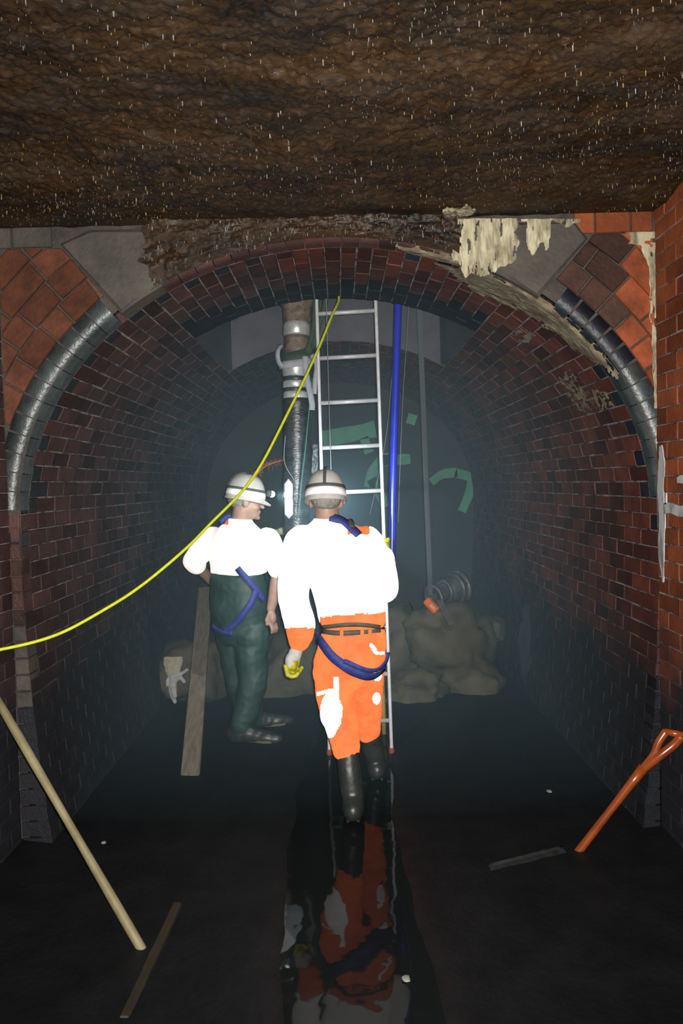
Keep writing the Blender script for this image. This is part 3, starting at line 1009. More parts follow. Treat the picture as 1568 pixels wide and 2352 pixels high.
# hoist strap with an orange hook block
Ystr = 5.55
top, bot = P(962, 690, Ystr), P(988, 1368, Ystr + 0.25)
top2 = top + (top - bot) * 0.35
hs = thing('hoist_strap', P(988, 1375, Ystr + 0.25), 'dark grey hoist strap hanging from the shaft right of the blue pipe', 'strap')
obj('webbing', ribbon([lerp(top2, bot, i / 12) for i in range(13)], (0, -1, 0), 0.036, 0.004), M_STRAP, hs, smooth=False)
c0, c1 = P(978, 1378, 5.78), P(1003, 1404, 5.78)
d = (c1 - c0).normalized(); n_ = V((0, -1, 0)); s_ = d.cross(n_).normalized(); n_ = s_.cross(d)
M = Matrix(((d.x, s_.x, n_.x, (c0.x + c1.x) / 2), (d.y, s_.y, n_.y, (c0.y + c1.y) / 2), (d.z, s_.z, n_.z, (c0.z + c1.z) / 2), (0, 0, 0, 1)))
bm = bmesh.new(); box_bm(bm, M, 0.125, 0.068, 0.045, 0.013); hk = obj('hook_block', bm, M_ORANGEP, hs, smooth=False)
bm = bmesh.new(); box_bm(bm, M @ Matrix.Translation((0.008, 0.0, 0.0232)), 0.045, 0.018, 0.003, 0.0005); obj('plate', bm, M_WHITEP, hk, smooth=False)
obj('strap_tail', ribbon(smooth_path([P(1008, 1378, 5.8), P(1018, 1400, 5.78), P(1028, 1420, 5.76), P(1036, 1434, 5.75)], 4), (0.3, -1, 0.2), 0.045, 0.006), M_CLOTH if False else M_IRON, hs, smooth=False)

# ------------------------------------------------------------------ ladder
LB, RB = P(757, 1738, 4.74), P(899, 1731, 4.74)
LT, RT = P(727.5, 700, 4.96), P(862, 692, 4.96)
LB.z = RB.z = (LB.z + RB.z) / 2
lu = (LT + (LT - LB) * 0.42); ru = RT + (RT - RB) * 0.42
ld = thing('ladder', ((LB.x + RB.x) / 2, (LB.y + RB.y) / 2, 0), 'tall aluminium ladder standing on the wet floor and rising into the shaft', 'ladder')
fwd = V((0, 1, 0))
for a, b_ in ((LB, lu), (RB, ru)):
    bm = bmesh.new()
    d = (b_ - a); L_ = d.length; d = d.normalized()
    s_ = d.cross(fwd).normalized(); n_ = s_.cross(d)
    m_ = (a + b_) / 2
    M = Matrix(((s_.x, n_.x, d.x, m_.x), (s_.y, n_.y, d.y, m_.y), (s_.z, n_.z, d.z, m_.z), (0, 0, 0, 1)))
    box_bm(bm, M, 0.020, 0.058, L_, 0.004)
    obj('rail', bm, M_ALU, ld, smooth=False)
    bm = bmesh.new()
    M = Matrix.Translation(a + d * 0.02)
    box_bm(bm, M, 0.034, 0.075, 0.055, 0.008)
    obj('rubber_foot', bm, M_REDP, ld, smooth=False)
t_full = (lu - LB).length
k = 0.205
ladder_rungs = []
while k < t_full - 0.1:
    p, q = LB + (lu - LB) * (k / t_full), RB + (ru - RB) * (k / t_full)
    bm = bmesh.new(); tube(bm, [p + (q - p) * 0.02, q - (q - p) * 0.02], 0.0135, 12)
    obj('rung', bm, M_ALU, ld)
    k += 0.2815

# ------------------------------------------------------------------ things hanging in the shaft
bp_ = thing('water_pipe', P(898, 1330, 4.93), 'blue plastic water pipe hanging beside the right ladder rail', 'pipe')
bm = bmesh.new()
tube(bm, smooth_path([P(919, 560, 5.06), P(914, 705, 5.05), P(908, 900, 5.0), P(902, 1120, 4.95), P(899, 1330, 4.92)], 6), 0.0245, 20)
obj('barrel', bm, M_BLUEP, bp_)
bm = bmesh.new(); tube(bm, [P(899, 1318, 4.92), P(899, 1334, 4.92)], 0.031, 20); obj('end_collar', bm, M_BLUEP, bp_)

RY = 5.12
def ry(px, py): return P(px, py, RY)
rp = thing('pump_riser', ry(682, 1330), 'fat riser pipe with steel clamps above and black wrapped hose below, left of ladder', 'pipe')
kpx = RY / F_PX
def riser(name, rows, m, n=28):
    bm = bmesh.new()
    tube(bm, [ry(x, y) for x, y, r in rows], [r * kpx for x, y, r in rows], n)
    return obj(name, bm, m, rp)
riser('top_flange', [(682, 560, 42), (682, 690, 42), (682, 700, 40), (682, 706, 33), (682, 742, 31)], M_RUST)
riser('clamp', [(681, 742, 29), (681, 750, 31), (681, 768, 31), (681, 772, 29)], M_STEEL)
riser('coupling', [(681, 772, 27), (681, 780, 28), (681, 800, 28), (681, 818, 28)], M_RUST)
riser('clamp', [(679, 814, 31), (679, 822, 34), (679, 838, 33), (679, 862, 30), (679, 866, 28)], M_STEEL)
riser('seal', [(679, 866, 28), (679, 876, 28)], M_TAPE)
riser('clamp', [(679, 876, 29), (679, 879, 30), (679, 889, 30), (679, 892, 28)], M_STEEL)
riser('seal', [(679, 892, 28), (679, 900, 28)], M_TAPE)
riser('clamp', [(680, 900, 28), (680, 903, 30), (680, 914, 30), (680, 917, 28)], M_STEEL)
bm = bmesh.new()
n = 34
tube(bm, [ry(681 - 0.5 * i / n, lerp(916, 1345, i / n)) for i in range(n + 1)], [(30 + 1.3 * math.sin(i * 2.2) - (1.2 if i % 2 else 0) + (1.5 if i > 13 else 0)) * kpx for i in range(n + 1)], 24)
obj('hose', bm, M_TAPE, rp)
bm = bmesh.new(); tube(bm, [ry(664, 1100), ry(664, 1112), ry(665, 1180), ry(665, 1190)], [0.004, 0.03, 0.03, 0.004], 16)
bmesh.ops.translate(bm, vec=(0, -0.075, 0), verts=bm.verts)
obj('steel_cap', bm, mat('polished_steel_cap', (0.62, 0.66, 0.72), rough=0.25, metal=0.2), rp)

bm = bmesh.new(); tube(bm, [P(622, 1223, 5.16), P(630, 1222, 5.16), P(631, 1222, 5.16), P(640, 1221, 5.15), P(641, 1221, 5.15), P(662, 1219, 5.14)], [0.019, 0.021, 0.017, 0.018, 0.026, 0.026], 16)
obj('side_valve', bm, mat('pale_brass', (0.16, 0.145, 0.09), (0.26, 0.24, 0.16), 20, 0.4), rp)

# dark green lifting sling choked round the riser
sl = thing('lifting_sling', ry(690, 830), 'dark green lifting sling choked round the riser pipe', 'sling')
pts, nr = [], []
for i in range(25):
    a = math.pi * (0.95 + 1.15 * i / 24)
    c = ry(680, lerp(826, 800, i / 24) + 14 * math.sin(math.pi * i / 24))
    nn = V((math.cos(a), math.sin(a), 0))
    pts.append(c + nn * 0.101); nr.append(nn)
obj('choke_loop', ribbon(pts, nr, 0.085, 0.007), M_SLING, sl)
obj('leg', ribbon(smooth_path([P(706, 812, 5.02), P(719, 770, 5.0), P(725, 720, 5.0), P(727, 560, 5.0)], 5), (0.15, -1, 0), 0.046, 0.007), M_SLING, sl)
obj('leg', ribbon(smooth_path([P(718, 800, 5.0), P(733, 745, 4.97), P(748, 690, 4.95), P(756, 560, 4.95)], 5), (0.1, -1, 0), 0.034, 0.007), M_SLING, sl)

# pale rag strip tied round the riser
rg = thing('rag_strip', ry(690, 940), 'pale grey rag strip tied round the riser pipe with its ends dangling', 'rag')
pts, nr = [], []
for i in range(21):
    a = math.pi * (0.90 + 1.1 * i / 20)
    c = ry(680, 838 + 8 * math.sin(math.pi * i / 20) - 10 * (i / 20))
    nn = V((math.cos(a), math.sin(a), 0))
    pts.append(c + nn * 0.105); nr.append(nn)
obj('band', ribbon(pts, nr, 0.045, 0.006), M_CLOTH, rg)
obj('loop', ribbon(smooth_path([P(650, 845, 5.06), P(640, 830, 5.03), P(638, 808, 5.03), P(645, 793, 5.06)], 5), (-0.4, -1, 0), 0.03, 0.006), M_CLOTH, rg)
obj('tail', ribbon(smooth_path([P(701, 818, 5.0), P(702, 850, 4.99), P(708, 885, 4.98), P(716, 925, 4.98), P(716, 942, 4.98)], 6), (0.1, -1, 0), 0.036, 0.006), M_CLOTH, rg)
obj('tail', ribbon(smooth_path([P(716, 815, 5.0), P(727, 838, 4.99), P(724, 870, 4.99), P(722, 905, 4.99)], 6), (-0.2, -1, 0), 0.03, 0.006), M_CLOTH, rg)

def line(name, pts, r, m, label, cat, n=8, path=True, group=None):
    bm = bmesh.new()
    tube(bm, smooth_path(pts, 8) if path else pts, r, n)
    return tag(obj(name, bm, m), label, cat, group)
line('hose', [P(742, 560, 4.75), P(762, 640, 4.70), P(778, 684, 4.62), P(762, 725, 4.45), P(725, 815, 4.25), P(660, 950, 4.05), P(580, 1098, 3.9), P(480, 1206, 3.75), P(420, 1266, 3.65), P(330, 1341, 3.55), P(250, 1394, 3.45), P(130, 1458, 3.32), P(0, 1492, 3.2), P(-90, 1500, 3.12)],
     0.0072, M_YROPE, 'thin yellow hose slung from the shaft down across to the left wall', 'hose', 10)
line('steel_wire', [P(745, 560, 4.68), P(749, 690, 4.68), P(754, 880, 4.68), P(760, 1085, 4.66), P(764, 1300, 4.66)], 0.0022, M_WIRE, 'thin steel wire hanging in front of the ladder rungs', 'wire', 6)
line('cord', [P(940, 560, 5.3), P(936, 740, 5.3), P(924, 930, 5.3), P(914, 1200, 5.3)], 0.0022, M_WIRE, 'thin grey cord hanging just right of the blue pipe', 'cord', 6)
line('cord', [P(922, 560, 5.4), P(900, 860, 5.4), P(885, 1010, 5.4), P(850, 1180, 5.4)], 0.0018, M_WIRE, 'thin slanting cord behind the blue pipe', 'cord', 6)
line('cord', [P(716, 870, 4.98), P(708, 960, 4.98), P(700, 1040, 4.97), P(692, 1110, 4.97), P(686, 1190, 4.97)], 0.0048, mat('green_cord', (0.012, 0.09, 0.055)), 'green cord running down the riser pipe', 'cord', 8)
line('cable', [P(655, 1000, 5.0), P(652, 1050, 5.0), P(658, 1075, 4.99), P(675, 1102, 4.99)], 0.0025, M_WIRE, 'thin loose cable curling down the left side of the riser hose', 'cable', 6)

# pale crumpled sheet hanging beside the left rail
bm = bmesh.new()
nu, nv = 10, 24
g = [[bm.verts.new(P(lerp(716, 730, i / nu) + 3 * noise.noise(V((i * .5, j * .3, 0))), lerp(1020, 1120, j / nv), 5.0 + 0.03 * noise.noise(V((i * .6, j * .5, 2))))) for i in range(nu + 1)] for j in range(nv + 1)]
for j in range(nv):
    for i in range(nu): bm.faces.new((g[j][i], g[j][i + 1], g[j + 1][i + 1], g[j + 1][i]))
bmesh.ops.solidify(bm, geom=list(bm.faces), thickness=0.004)
tag(obj('plastic_sheet', bm, mat('crumpled_plastic', (0.06, 0.07, 0.07), (0.20, 0.22, 0.22), 30, 0.35)), 'crumpled clear plastic strip hanging left of the ladder rail', 'sheet')

# frayed orange rope end over the left helmet
fr = thing('frayed_rope', P(650, 1062, 5.2), 'frayed orange rope end sticking out above the left helmet', 'rope')
core = smooth_path([P(652, 1057, 5.18), P(625, 1064, 5.15), P(602, 1076, 5.12), P(588, 1092, 5.1)], 6)
bm = bmesh.new(); tube(bm, core, 0.004, 6); obj('core', bm, M_FRAY, fr)
bm = bmesh.new()
for i in range(150):
    p = random.choice(core)
    d = V((-0.4 + random.gauss(0, .5), random.gauss(0, .4), random.gauss(0.15, .6))).normalized()
    l = random.uniform(0.02, 0.05)
    tube(bm, [p, p + d * l * 0.6, p + d * l + V((0, 0, -0.008))], [0.0011, 0.0009, 0.0004], 3)
o = obj('fibres', bm, M_FRAY, fr); o['kind'] = 'stuff'

# ------------------------------------------------------------------ plank, pole, shovel, glove
bm = bmesh.new()
pb, pt_ = P(437, 1782, 4.43), P(472, 1352, 6.2)
pb2 = pb + (pb - pt_).normalized() * 0.05
d = (pt_ - pb2); L_ = d.length; d = d.normalized()
s_ = d.cross(V((0, -0.5, 1))).normalized(); n_ = s_.cross(d)
m_ = (pt_ + pb2) / 2
M = Matrix(((s_.x, d.x, n_.x, m_.x), (s_.y, d.y, n_.y, m_.y), (s_.z, d.z, n_.z, m_.z), (0, 0, 0, 1)))
box_bm(bm, M, 0.108, L_, 0.038, 0.004)
tag(obj('plank', bm, M_WOOD, smooth=False), 'muddy timber plank leaning from the dark floor onto the boulders', 'plank')

brm = thing('broom', P(342, 2205, 2.73), 'wooden broom with its dark head on the silt and handle against the left wall', 'broom')
h0, h1 = P(344, 2212, 2.72), P(-16, 1590, 3.20)
bm = bmesh.new(); tube(bm, [h0 + (h1 - h0) * (i / 10) for i in range(11)], [0.0165 + 0.0015 * math.sin(i) for i in range(11)], 14); obj('handle', bm, M_POLE, brm)
bh0, bh1 = P(408, 2085, 2.98), P(284, 2356, 2.37)
bm = bmesh.new()
d = (bh1 - bh0); L_ = d.length; d = d.normalized(); s_ = d.cross(V((0, 0, 1))).normalized(); n_ = s_.cross(d); m_ = (bh0 + bh1) / 2
m_.z = 0.018
M = Matrix(((s_.x, d.x, n_.x, m_.x), (s_.y, d.y, n_.y, m_.y), (s_.z, d.z, n_.z, m_.z), (0, 0, 0, 1)))
box_bm(bm, M, 0.034, L_, 0.03, 0.006); obj('head', bm, M_DARKW, brm, smooth=False)

sh = thing('shovel', P(1303, 1985, 3.40), 'orange shovel with a split grip leaning on the right wall', 'shovel')
s0 = P(1303, 1988, 3.39); s1 = P(1478, 1762, 3.36); 
d = (s1 - s0).normalized()
bm = bmesh.new()
tube(bm, [s0 + (s1 - s0) * t for t in (0, .04, .045, .10, .55, .85, 1.0)], [0.021, 0.0215, 0.019, 0.0185, 0.0165, 0.019, 0.023], 18); obj('shaft', bm, M_SHOV, sh)
bm = bmesh.new()
gl = smooth_path([s1 - d * 0.02, P(1500, 1735, 3.35), P(1512, 1705, 3.35), P(1530, 1678, 3.35)], 5)
gr = smooth_path([s1 - d * 0.02, P(1512, 1738, 3.33), P(1545, 1712, 3.32), P(1565, 1690, 3.31)], 5)
tube(bm, gl, [0.017] * len(gl), 12); obj('grip_arm', bm, M_SHOV, sh)
bm = bmesh.new(); tube(bm, gr, [0.019] * len(gr), 12); obj('grip_arm', bm, M_SHOV, sh)
bm = bmesh.new(); tube(bm, [P(1526, 1680, 3.35), P(1568, 1689, 3.31)], 0.015, 12); obj('grip_bar', bm, M_SHOV, sh)
bm = bmesh.new(); tube(bm, [s0 - d * 0.06, s0 + d * 0.01], 0.016, 14); obj('socket', bm, M_SHOVB, sh)
nu, nv = 12, 10
bm = bmesh.new()
bl0, bl1 = P(1290, 1982, 3.40), P(1120, 2022, 3.26)
g = []
for j in range(nv + 1):
    row = []
    for i in range(nu + 1):
        t, w = i / nu, (j / nv - 0.5) * 2
        wd = 0.115 * (1 - 0.25 * t * t)
        p = bl0.lerp(bl1, t) + V((0.05, -0.20, -0.03)).normalized() * (w + 1) * wd
        p.z = 0.028 - (w + 1) * 0.035 - 0.004 * t
        row.append(bm.verts.new(p))
    g.append(row)
for j in range(nv):
    for i in range(nu): bm.faces.new((g[j][i], g[j][i + 1], g[j + 1][i + 1], g[j + 1][i]))
bmesh.ops.solidify(bm, geom=list(bm.faces), thickness=0.003)
obj('blade', bm, M_SHOVB, sh)

# limp glove on the left boulder
GY = 5.72
gv = thing('work_glove', P(400, 1612, GY), 'limp pale work glove with a cream cuff draped over a boulder left of the plank', 'glove')
bm = bmesh.new()
kk = GY / F_PX
loft(bm, [(P(398, 1508, GY + .03), (24 * kk, 0, 0), (0, 0.02, 0)), (P(397, 1525, GY + .01), (22 * kk, 0, 0), (0, 0.02, 0)), (P(397, 1545, GY), (16 * kk, 0, 0), (0, 0.018, 0)), (P(398, 1556, GY), (13 * kk, 0, 0), (0, 0.016, 0))], 20)
obj('cuff', fuse(bm, 0.006, 3, 0.006, 30), M_GLOVC, gv)
bm = bmesh.new()
chain(bm, [(P(398, 1552, GY), 0.030), (P(397, 1572, GY - .02), 0.028)])
def fin(*pp): chain(bm, [(P(x, y, GY + dy), r * kk) for x, y, dy, r in pp])
fin((392, 1565, 0, 7), (394, 1590, -.03, 7), (402, 1612, -.04, 5))
fin((398, 1565, -.01, 7), (400, 1588, -.045, 7), (402, 1600, -.05, 5))
fin((403, 1562, 0, 6), (415, 1556, -.02, 5), (423, 1566, -.03, 4))
fin((405, 1550, 0, 5), (420, 1545, -.01, 4), (430, 1538, -.02, 3.6))
fin((388, 1555, 0, 4), (384, 1563, -.02, 3.2), (383, 1574, -.03, 3))
obj('hand', fuse(bm, 0.0055, 3, 0.003, 40), M_GLOVG, gv)

# yellow stake behind the ladder
bm = bmesh.new()
tube(bm, [P(877, 1545, 5.2), P(879, 1590, 5.15), P(881, 1648, 5.1), P(882, 1700, 5.08)], [0.014, 0.016, 0.016, 0.015], 12)
tag(obj('stake', bm, mat('yellow_ochre_paint', (0.17, 0.12, 0.02), (0.24, 0.17, 0.03), 20, 0.6)), 'short ochre yellow stake standing behind the right ladder rail', 'stake')
# small pale flecks laid on floor and water
for (px, py, Y, r, lab) in ((1262, 1846, 4.03, 0.016, 'pale fleck on the dark floor between ladder and shovel'), (238, 1936, 3.57, 0.012, 'pale fleck on the dark floor near the broom handle'), (934, 2276, 2.54, 0.016, 'pale yellowish fleck on the water nearest the camera')):
    bm = bmesh.new()
    bmesh.ops.create_icosphere(bm, subdivisions=2, radius=r)
    c = P(px, py, Y); c.z = 0.018 if py < 2200 else 0.004
    for v in bm.verts:
        v.co = V((v.co.x * (1 + .5 * noise.noise(v.co * 90)), v.co.y * 1.2, v.co.z * 0.35)) + c
    tag(obj('pale_fleck', bm, M_SCRAP), lab, 'scrap', 'pale flecks on the wet floor')

# ------------------------------------------------------------------ people
def head(bm, c, f, sc=1.0):
    f = V(f).normalized(); u = V((0, 0, 1)); l = f.cross(u).normalized()
    u = l.cross(f)
    ax_ = (l, f, u)
    def E(lx, fx, ux, rad, sub=3): ell(bm, c + (l * lx + f * fx + u * ux) * sc, [r * sc for r in rad], ax_, sub)
    E(0, -0.012, 0.035, (0.076, 0.097, 0.098))
    E(0, 0.030, -0.030, (0.062, 0.066, 0.085))
    E(0, 0.048, -0.085, (0.045, 0.045, 0.035))
    E(0, 0.072, 0.018, (0.055, 0.022, 0.016))
    for s in (-1, 1):
        E(s * 0.079, -0.012, -0.012, (0.010, 0.024, 0.034))
        E(s * 0.031, 0.080, -0.004, (0.013, 0.013, 0.010))
        E(s * 0.038, 0.062, -0.04, (0.024, 0.025, 0.022))
    chain(bm, [(c + (f * 0.094 + u * 0.008) * sc, 0.010 * sc), (c + (f * 0.116 - u * 0.036) * sc, 0.014 * sc)])
    E(0, 0.092, -0.064, (0.026, 0.013, 0.007)); E(0, 0.090, -0.076, (0.023, 0.013, 0.007))
    E(0, 0.086, -0.105, (0.020, 0.018, 0.016))

def helmet(parent, c, f, tilt, rx, ry_, rz, lamp=True):
    """hard hat: shell with rim and peak, headband and lamp"""
    f = V(f).normalized(); u = V((0, 0, 1)); l = f.cross(u).normalized(); u = l.cross(f)
    R = Matrix((l, f, u)).transposed()
    R = Matrix.Rotation(tilt, 3, l) @ R
    l, f, u = R @ V((1, 0, 0)), R @ V((0, 1, 0)), R @ V((0, 0, 1))
    def w(x, y, z): return c + l * x + f * y + u * z
    n = 40
    rows = []
    bm = bmesh.new()
    prf = [(1.045, 0.0), (1.04, 0.012), (1.0, 0.022)] + [(math.cos(a) ** 0.8, 0.022 + rz * math.sin(a)) for a in [math.pi / 2 * k / 10 for k in range(1, 10)]]
    for i, (r, h) in enumerate(prf):
        row = []
        for k in range(n):
            t = 2 * math.pi * k / n
            x, y = math.cos(t), math.sin(t)
            e = 0.040 * max(0, y) ** 3 if i < 2 else 0
            ridge = 0.006 * math.exp(-(x / 0.16) ** 2) if i > 4 else 0
            row.append(bm.verts.new(w(x * rx * r, y * ry_ * r + e, h + ridge - (0.012 * max(0, y) ** 2 if i < 2 else 0))))
        rows.append(row)
    for a, b_ in zip(rows, rows[1:]):
        for k in range(n): bm.faces.new((a[k], a[(k + 1) % n], b_[(k + 1) % n], b_[k]))
    tv = bm.verts.new(w(0, 0, 0.022 + rz + 0.003))
    for k in range(n): bm.faces.new((rows[-1][k], rows[-1][(k + 1) % n], tv))
    bmesh.ops.solidify(bm, geom=list(bm.faces), thickness=0.003)
    hm = obj('helmet', bm, M_HELM, parent)
    def band(h0, h1, m, name, off=0.003):
        vs, fs = [], []
        for k in range(n):
            t = 2 * math.pi * k / n
            for h in (h0, h1):
                a = math.asin(max(0, min(0.99, (h - 0.022) / rz)))
                r = math.cos(a) ** 0.8
                vs.append(w(math.cos(t) * (rx * r + off), math.sin(t) * (ry_ * r + off), h))
                vs.append(w(math.cos(t) * (rx * r - 0.001), math.sin(t) * (ry_ * r - 0.001), h))
        for k in range(n):
            a, b_ = k * 4, ((k + 1) % n) * 4
            fs += [(a, b_, b_ + 2, a + 2), (a, a + 1, b_ + 1, b_), (a + 2, b_ + 2, b_ + 3, a + 3)]
        return obj(name, mesh(name, vs, fs), m, hm)
    band(0.066, 0.082, M_STRAPB, 'headband', 0.005)
    band(0.028, 0.062, M_HBAND, 'reflective_band', 0.003)
    pts, nr = [], []
    for i in range(15):
        a = lerp(-0.35, 1.35, i / 14) 
        ca, sa = math.cos(a), math.sin(a)
        a2 = math.asin(min(0.999, max(0.0, sa)))
        y = -ry_ * max(0, ca) ** 0.8
        pts.append(w(0.004, y - 0.004 * ca, 0.022 + rz * max(0.25, sa) + 0.006)); nr.append((w(0, -ca, sa) - c))
    pts = [w(0.004, -(ry_ + 0.005) * math.cos(a) ** 0.8, 0.024 + rz * math.sin(a) * 1.02 + 0.003) for a in [lerp(0.36, 1.5, i / 12) for i in range(13)]]
    nr = [(f * -math.cos(a) + u * math.sin(a)) for a in [lerp(0.36, 1.5, i / 12) for i in range(13)]]
    obj('top_strap', ribbon(pts, nr, 0.016, 0.004), M_STRAPB, hm)
    lc = w(0, ry_ * 0.98 + 0.022, 0.070)
    bm = bmesh.new(); box_bm(bm, Matrix.Translation(lc) @ R.to_4x4(), 0.055, 0.036, 0.042, 0.008)
    lp = obj('headlamp', bm, M_STRAPB, hm, smooth=False)
    bm = bmesh.new(); ell(bm, lc + f * 0.022, (0.021, 0.021, 0.021), (l, f, u), 3)
    me_ = mat('lamp_lens', (0.9, 0.9, 0.9), rough=0.2)
    e = me_.node_tree.nodes['Principled BSDF']
    e.inputs['Emission Color'].default_value = (0.9, 0.97, 1, 1); e.inputs['Emission Strength'].default_value = 14.0
    obj('lens', bm, me_, lp)
    return hm, lc + f * 0.04, f

def lamp_light(name, p, d, w, size=75):
    l = bpy.data.lights.new(name, 'SPOT'); l.energy = w; l.spot_size = math.radians(size); l.spot_blend = 0.8
    l.shadow_soft_size = 0.02; l.color = (0.80, 0.95, 1.0)
    o = bpy.data.objects.new(name, l); COL.objects.link(o)
    o.location = p; o.rotation_euler = V(d).to_track_quat('-Z', 'Y').to_euler()

def bvh_of(*objs):
    vs, fs = [], []
    for o in objs:
        k = len(vs)
        vs += [v.co + WL[o] for v in o.data.vertices]
        fs += [[i + k for i in p.vertices] for p in o.data.polygons]
    return BVHTree.FromPolygons(vs, fs)

def drape(bvh, pix, n=5, off=0.004, Y=None):
    """lay a strap along the visible surface under the given pixels"""
    path = smooth_path([V((x, y, 0)) for x, y in pix], n)
    pts, nr, last = [], [], Y
    for q in path:
        t = P(q.x, q.y, 4.0) - CAM
        h = bvh.ray_cast(CAM, t.normalized())
        if h[0] is not None:
            pts.append(h[0] + h[1] * off); nr.append(h[1]); last = h[0].y
        else:
            pts.append(P(q.x, q.y, last)); nr.append(nr[-1] if nr else V((0, -1, 0)))
    for _ in range(3):
        pts = [pts[0]] + [(pts[i - 1] + pts[i] * 2 + pts[i + 1]) / 4 for i in range(1, len(pts) - 1)] + [pts[-1]]
        nr = [nr[0]] + [(nr[i - 1] + nr[i] * 2 + nr[i + 1]).normalized() for i in range(1, len(nr) - 1)] + [nr[-1]]
    return pts, nr

def boot(bm, top, ankle, toe_dir, r_top, r_ank, ln=0.27, zs=0.0):
    td = V((toe_dir[0], toe_dir[1], 0)).normalized()
    heel = V((ankle.x, ankle.y, zs)) - td * 0.05
    chain(bm, [(top, r_top), (top.lerp(ankle, 0.5), (r_top + r_ank) / 2 + 0.004), (ankle, r_ank)])
    l = V((-td.y, td.x, 0))
    for t, w, h in ((-0.06, 0.054, 0.06), (0.0, 0.058, 0.065), (0.25, 0.054, 0.060), (0.5, 0.050, 0.050), (0.75, 0.052, 0.042), (0.95, 0.044, 0.036)):
        c = heel + td * (0.03 + t * (ln - 0.06)) + V((0, 0, h * 0.85))
        ell(bm, c, (0.075, w, h), (td, l, V((0, 0, 1))), 3)
def sole(ankle, toe_dir, ln=0.27, zs=0.0, th=0.026):
    td = V((toe_dir[0], toe_dir[1], 0)).normalized(); l = V((-td.y, td.x, 0))
    heel = V((ankle.x, ankle.y, zs)) - td * 0.062
    prf = [(0.0, 0.030), (0.02, 0.038), (0.09, 0.036), (0.15, 0.042), (0.20, 0.050), (0.24, 0.045), (0.265, 0.028)]
    poly = [(heel + td * a * ln / 0.27 + l * w) for a, w in prf] + [(heel + td * a * ln / 0.27 - l * w) for a, w in prf[::-1]]
    n = len(poly); vs = [p - V((0, 0, 0.004)) for p in poly] + [p + V((0, 0, th)) for p in poly]
    fs = [tuple(range(n))[::-1], tuple(range(n, 2 * n))] + [(i, (i + 1) % n, n + (i + 1) % n, n + i) for i in range(n)]
    return mesh('sole', vs, fs)

# ================= worker in orange, seen from behind at the ladder
W2 = thing('person', (P(810, 1890, 3.8).x, 4.0, 0), 'person in orange work suit and white helmet, back turned, stepping up to the ladder', 'person')
hc = P(749, 1150, 4.02)
f2 = V((0.05, 1, -0.10))
aL = [P(694, 1246, 4.0), P(673, 1372, 3.96), P(688, 1478, 3.93)]
rail_pt = RB + (ru - RB) * ((P(0, 1275, 4.84).z - RB.z) / (ru.z - RB.z))
aR = [P(840, 1248, 4.02), P(879, 1352, 4.16), rail_pt + V((0.0, -0.10, -0.02))]
hipL, hipR = P(768, 1535, 3.99), P(842, 1535, 4.05)
kneeL, kneeR = P(778, 1640, 3.95), P(843, 1632, 4.22)
ankL, ankR = P(811, 1850, 3.83), P(866, 1772, 4.36)
bm = bmesh.new()
head(bm, hc, f2)
chain(bm, [(hc + V((0, -0.02, -0.05)), 0.062), (P(757, 1215, 4.03), 0.062)])
ex = V((1, 0, 0)); ey = V((0, 1, 0))
loft(bm, [(P(806, 1510, 4.02), ex * .14, ey * .10), (P(804, 1430, 4.02), ex * .13, ey * .09), (P(785, 1320, 4.02), ex * .14, ey * .10), (P(768, 1245, 4.02), ex * .15, ey * .09), (P(758, 1205, 4.03), ex * .06, ey * .06)])
for a in (aL, aR):
    chain(bm, [(a[0], .05), (a[1], .042), (a[2], .030)])
chain(bm, [(hipL, .080), (kneeL, .052), (P(796, 1716, 3.885), .036), (ankL, .030), (ankL + V((0, .12, -.04)), .025)])
chain(bm, [(hipR, .080), (kneeR, .050), (P(848, 1680, 4.30), .034), (ankR, .030), (ankR + V((0, .12, -.04)), .025)])
obj('body', fuse(bm, 0.008, 3), M_SKIN, W2)
bm = bmesh.new()
ell(bm, hc + V((0, -0.028, 0.012)), (0.080, 0.088, 0.066)); obj('hair', fuse(bm, 0.006, 2, 0.003, 60), M_HAIR, W2)
hm2, lp2, lf2 = helmet(W2, P(748, 1154, 4.0), f2, math.radians(-4), 0.104, 0.130, 0.148)
lamp_light('headlamp_glow_light', lp2, V((0.05, 1, -0.32)), 110, 140)  # unseen beam, added to light the mist as a halo round this worker

# jacket
bm = bmesh.new()
loft(bm, [(P(811, 1441, 4.0), ex * .158, ey * .118), (P(810, 1425, 4.0), ex * .168, ey * .13), (P(802, 1375, 4.0), ex * .176, ey * .14), (P(788, 1300, 4.0), ex * .188, ey * .145), (P(772, 1245, 4.01), ex * .192, ey * .13), (P(764, 1218, 4.02), ex * .16, ey * .10), (P(757, 1196, 4.03), ex * .082, ey * .08), (P(756, 1188, 4.03), ex * .072, ey * .072)], 32)
chain(bm, [(aL[0], .088), (P(684, 1275, 3.99), .084), (P(678, 1310, 3.98), .080), (P(674, 1342, 3.97), .077), (aL[1], .075), (P(680, 1402, 3.95), .076), (P(688, 1432, 3.94), .078), (P(691, 1455, 3.935), .072), (P(688, 1472, 3.93), .056)])
chain(bm, [(aR[0], .090), (P(856, 1275, 4.05), .086), (P(870, 1305, 4.09), .083), (P(878, 1330, 4.13), .080), (aR[1], .078), (aR[1].lerp(aR[2], .4), .068), (aR[1].lerp(aR[2], .8), .056)])
jk = obj('jacket', fuse(bm, 0.008, 14, 0.005, 7), M_HIVIS, W2)
zt_, zb_ = P(780, 1205, 4).z, P(780, 1418, 4).z
def keep_j(c_, n__):  # white spreads beyond the bands, painting their flash glow onto the jacket
    c_ = c_ + WL[W2]
    x_, y_ = proj(c_)
    if x_ > 797 and x_ < 848 and y_ < 1228: return False
    if x_ < 735: return 1192 < y_ < 1442
    return 1190 < y_ < 1412 + (785 - x_) * 0.08 + 5 * noise.noise(c_ * 14)
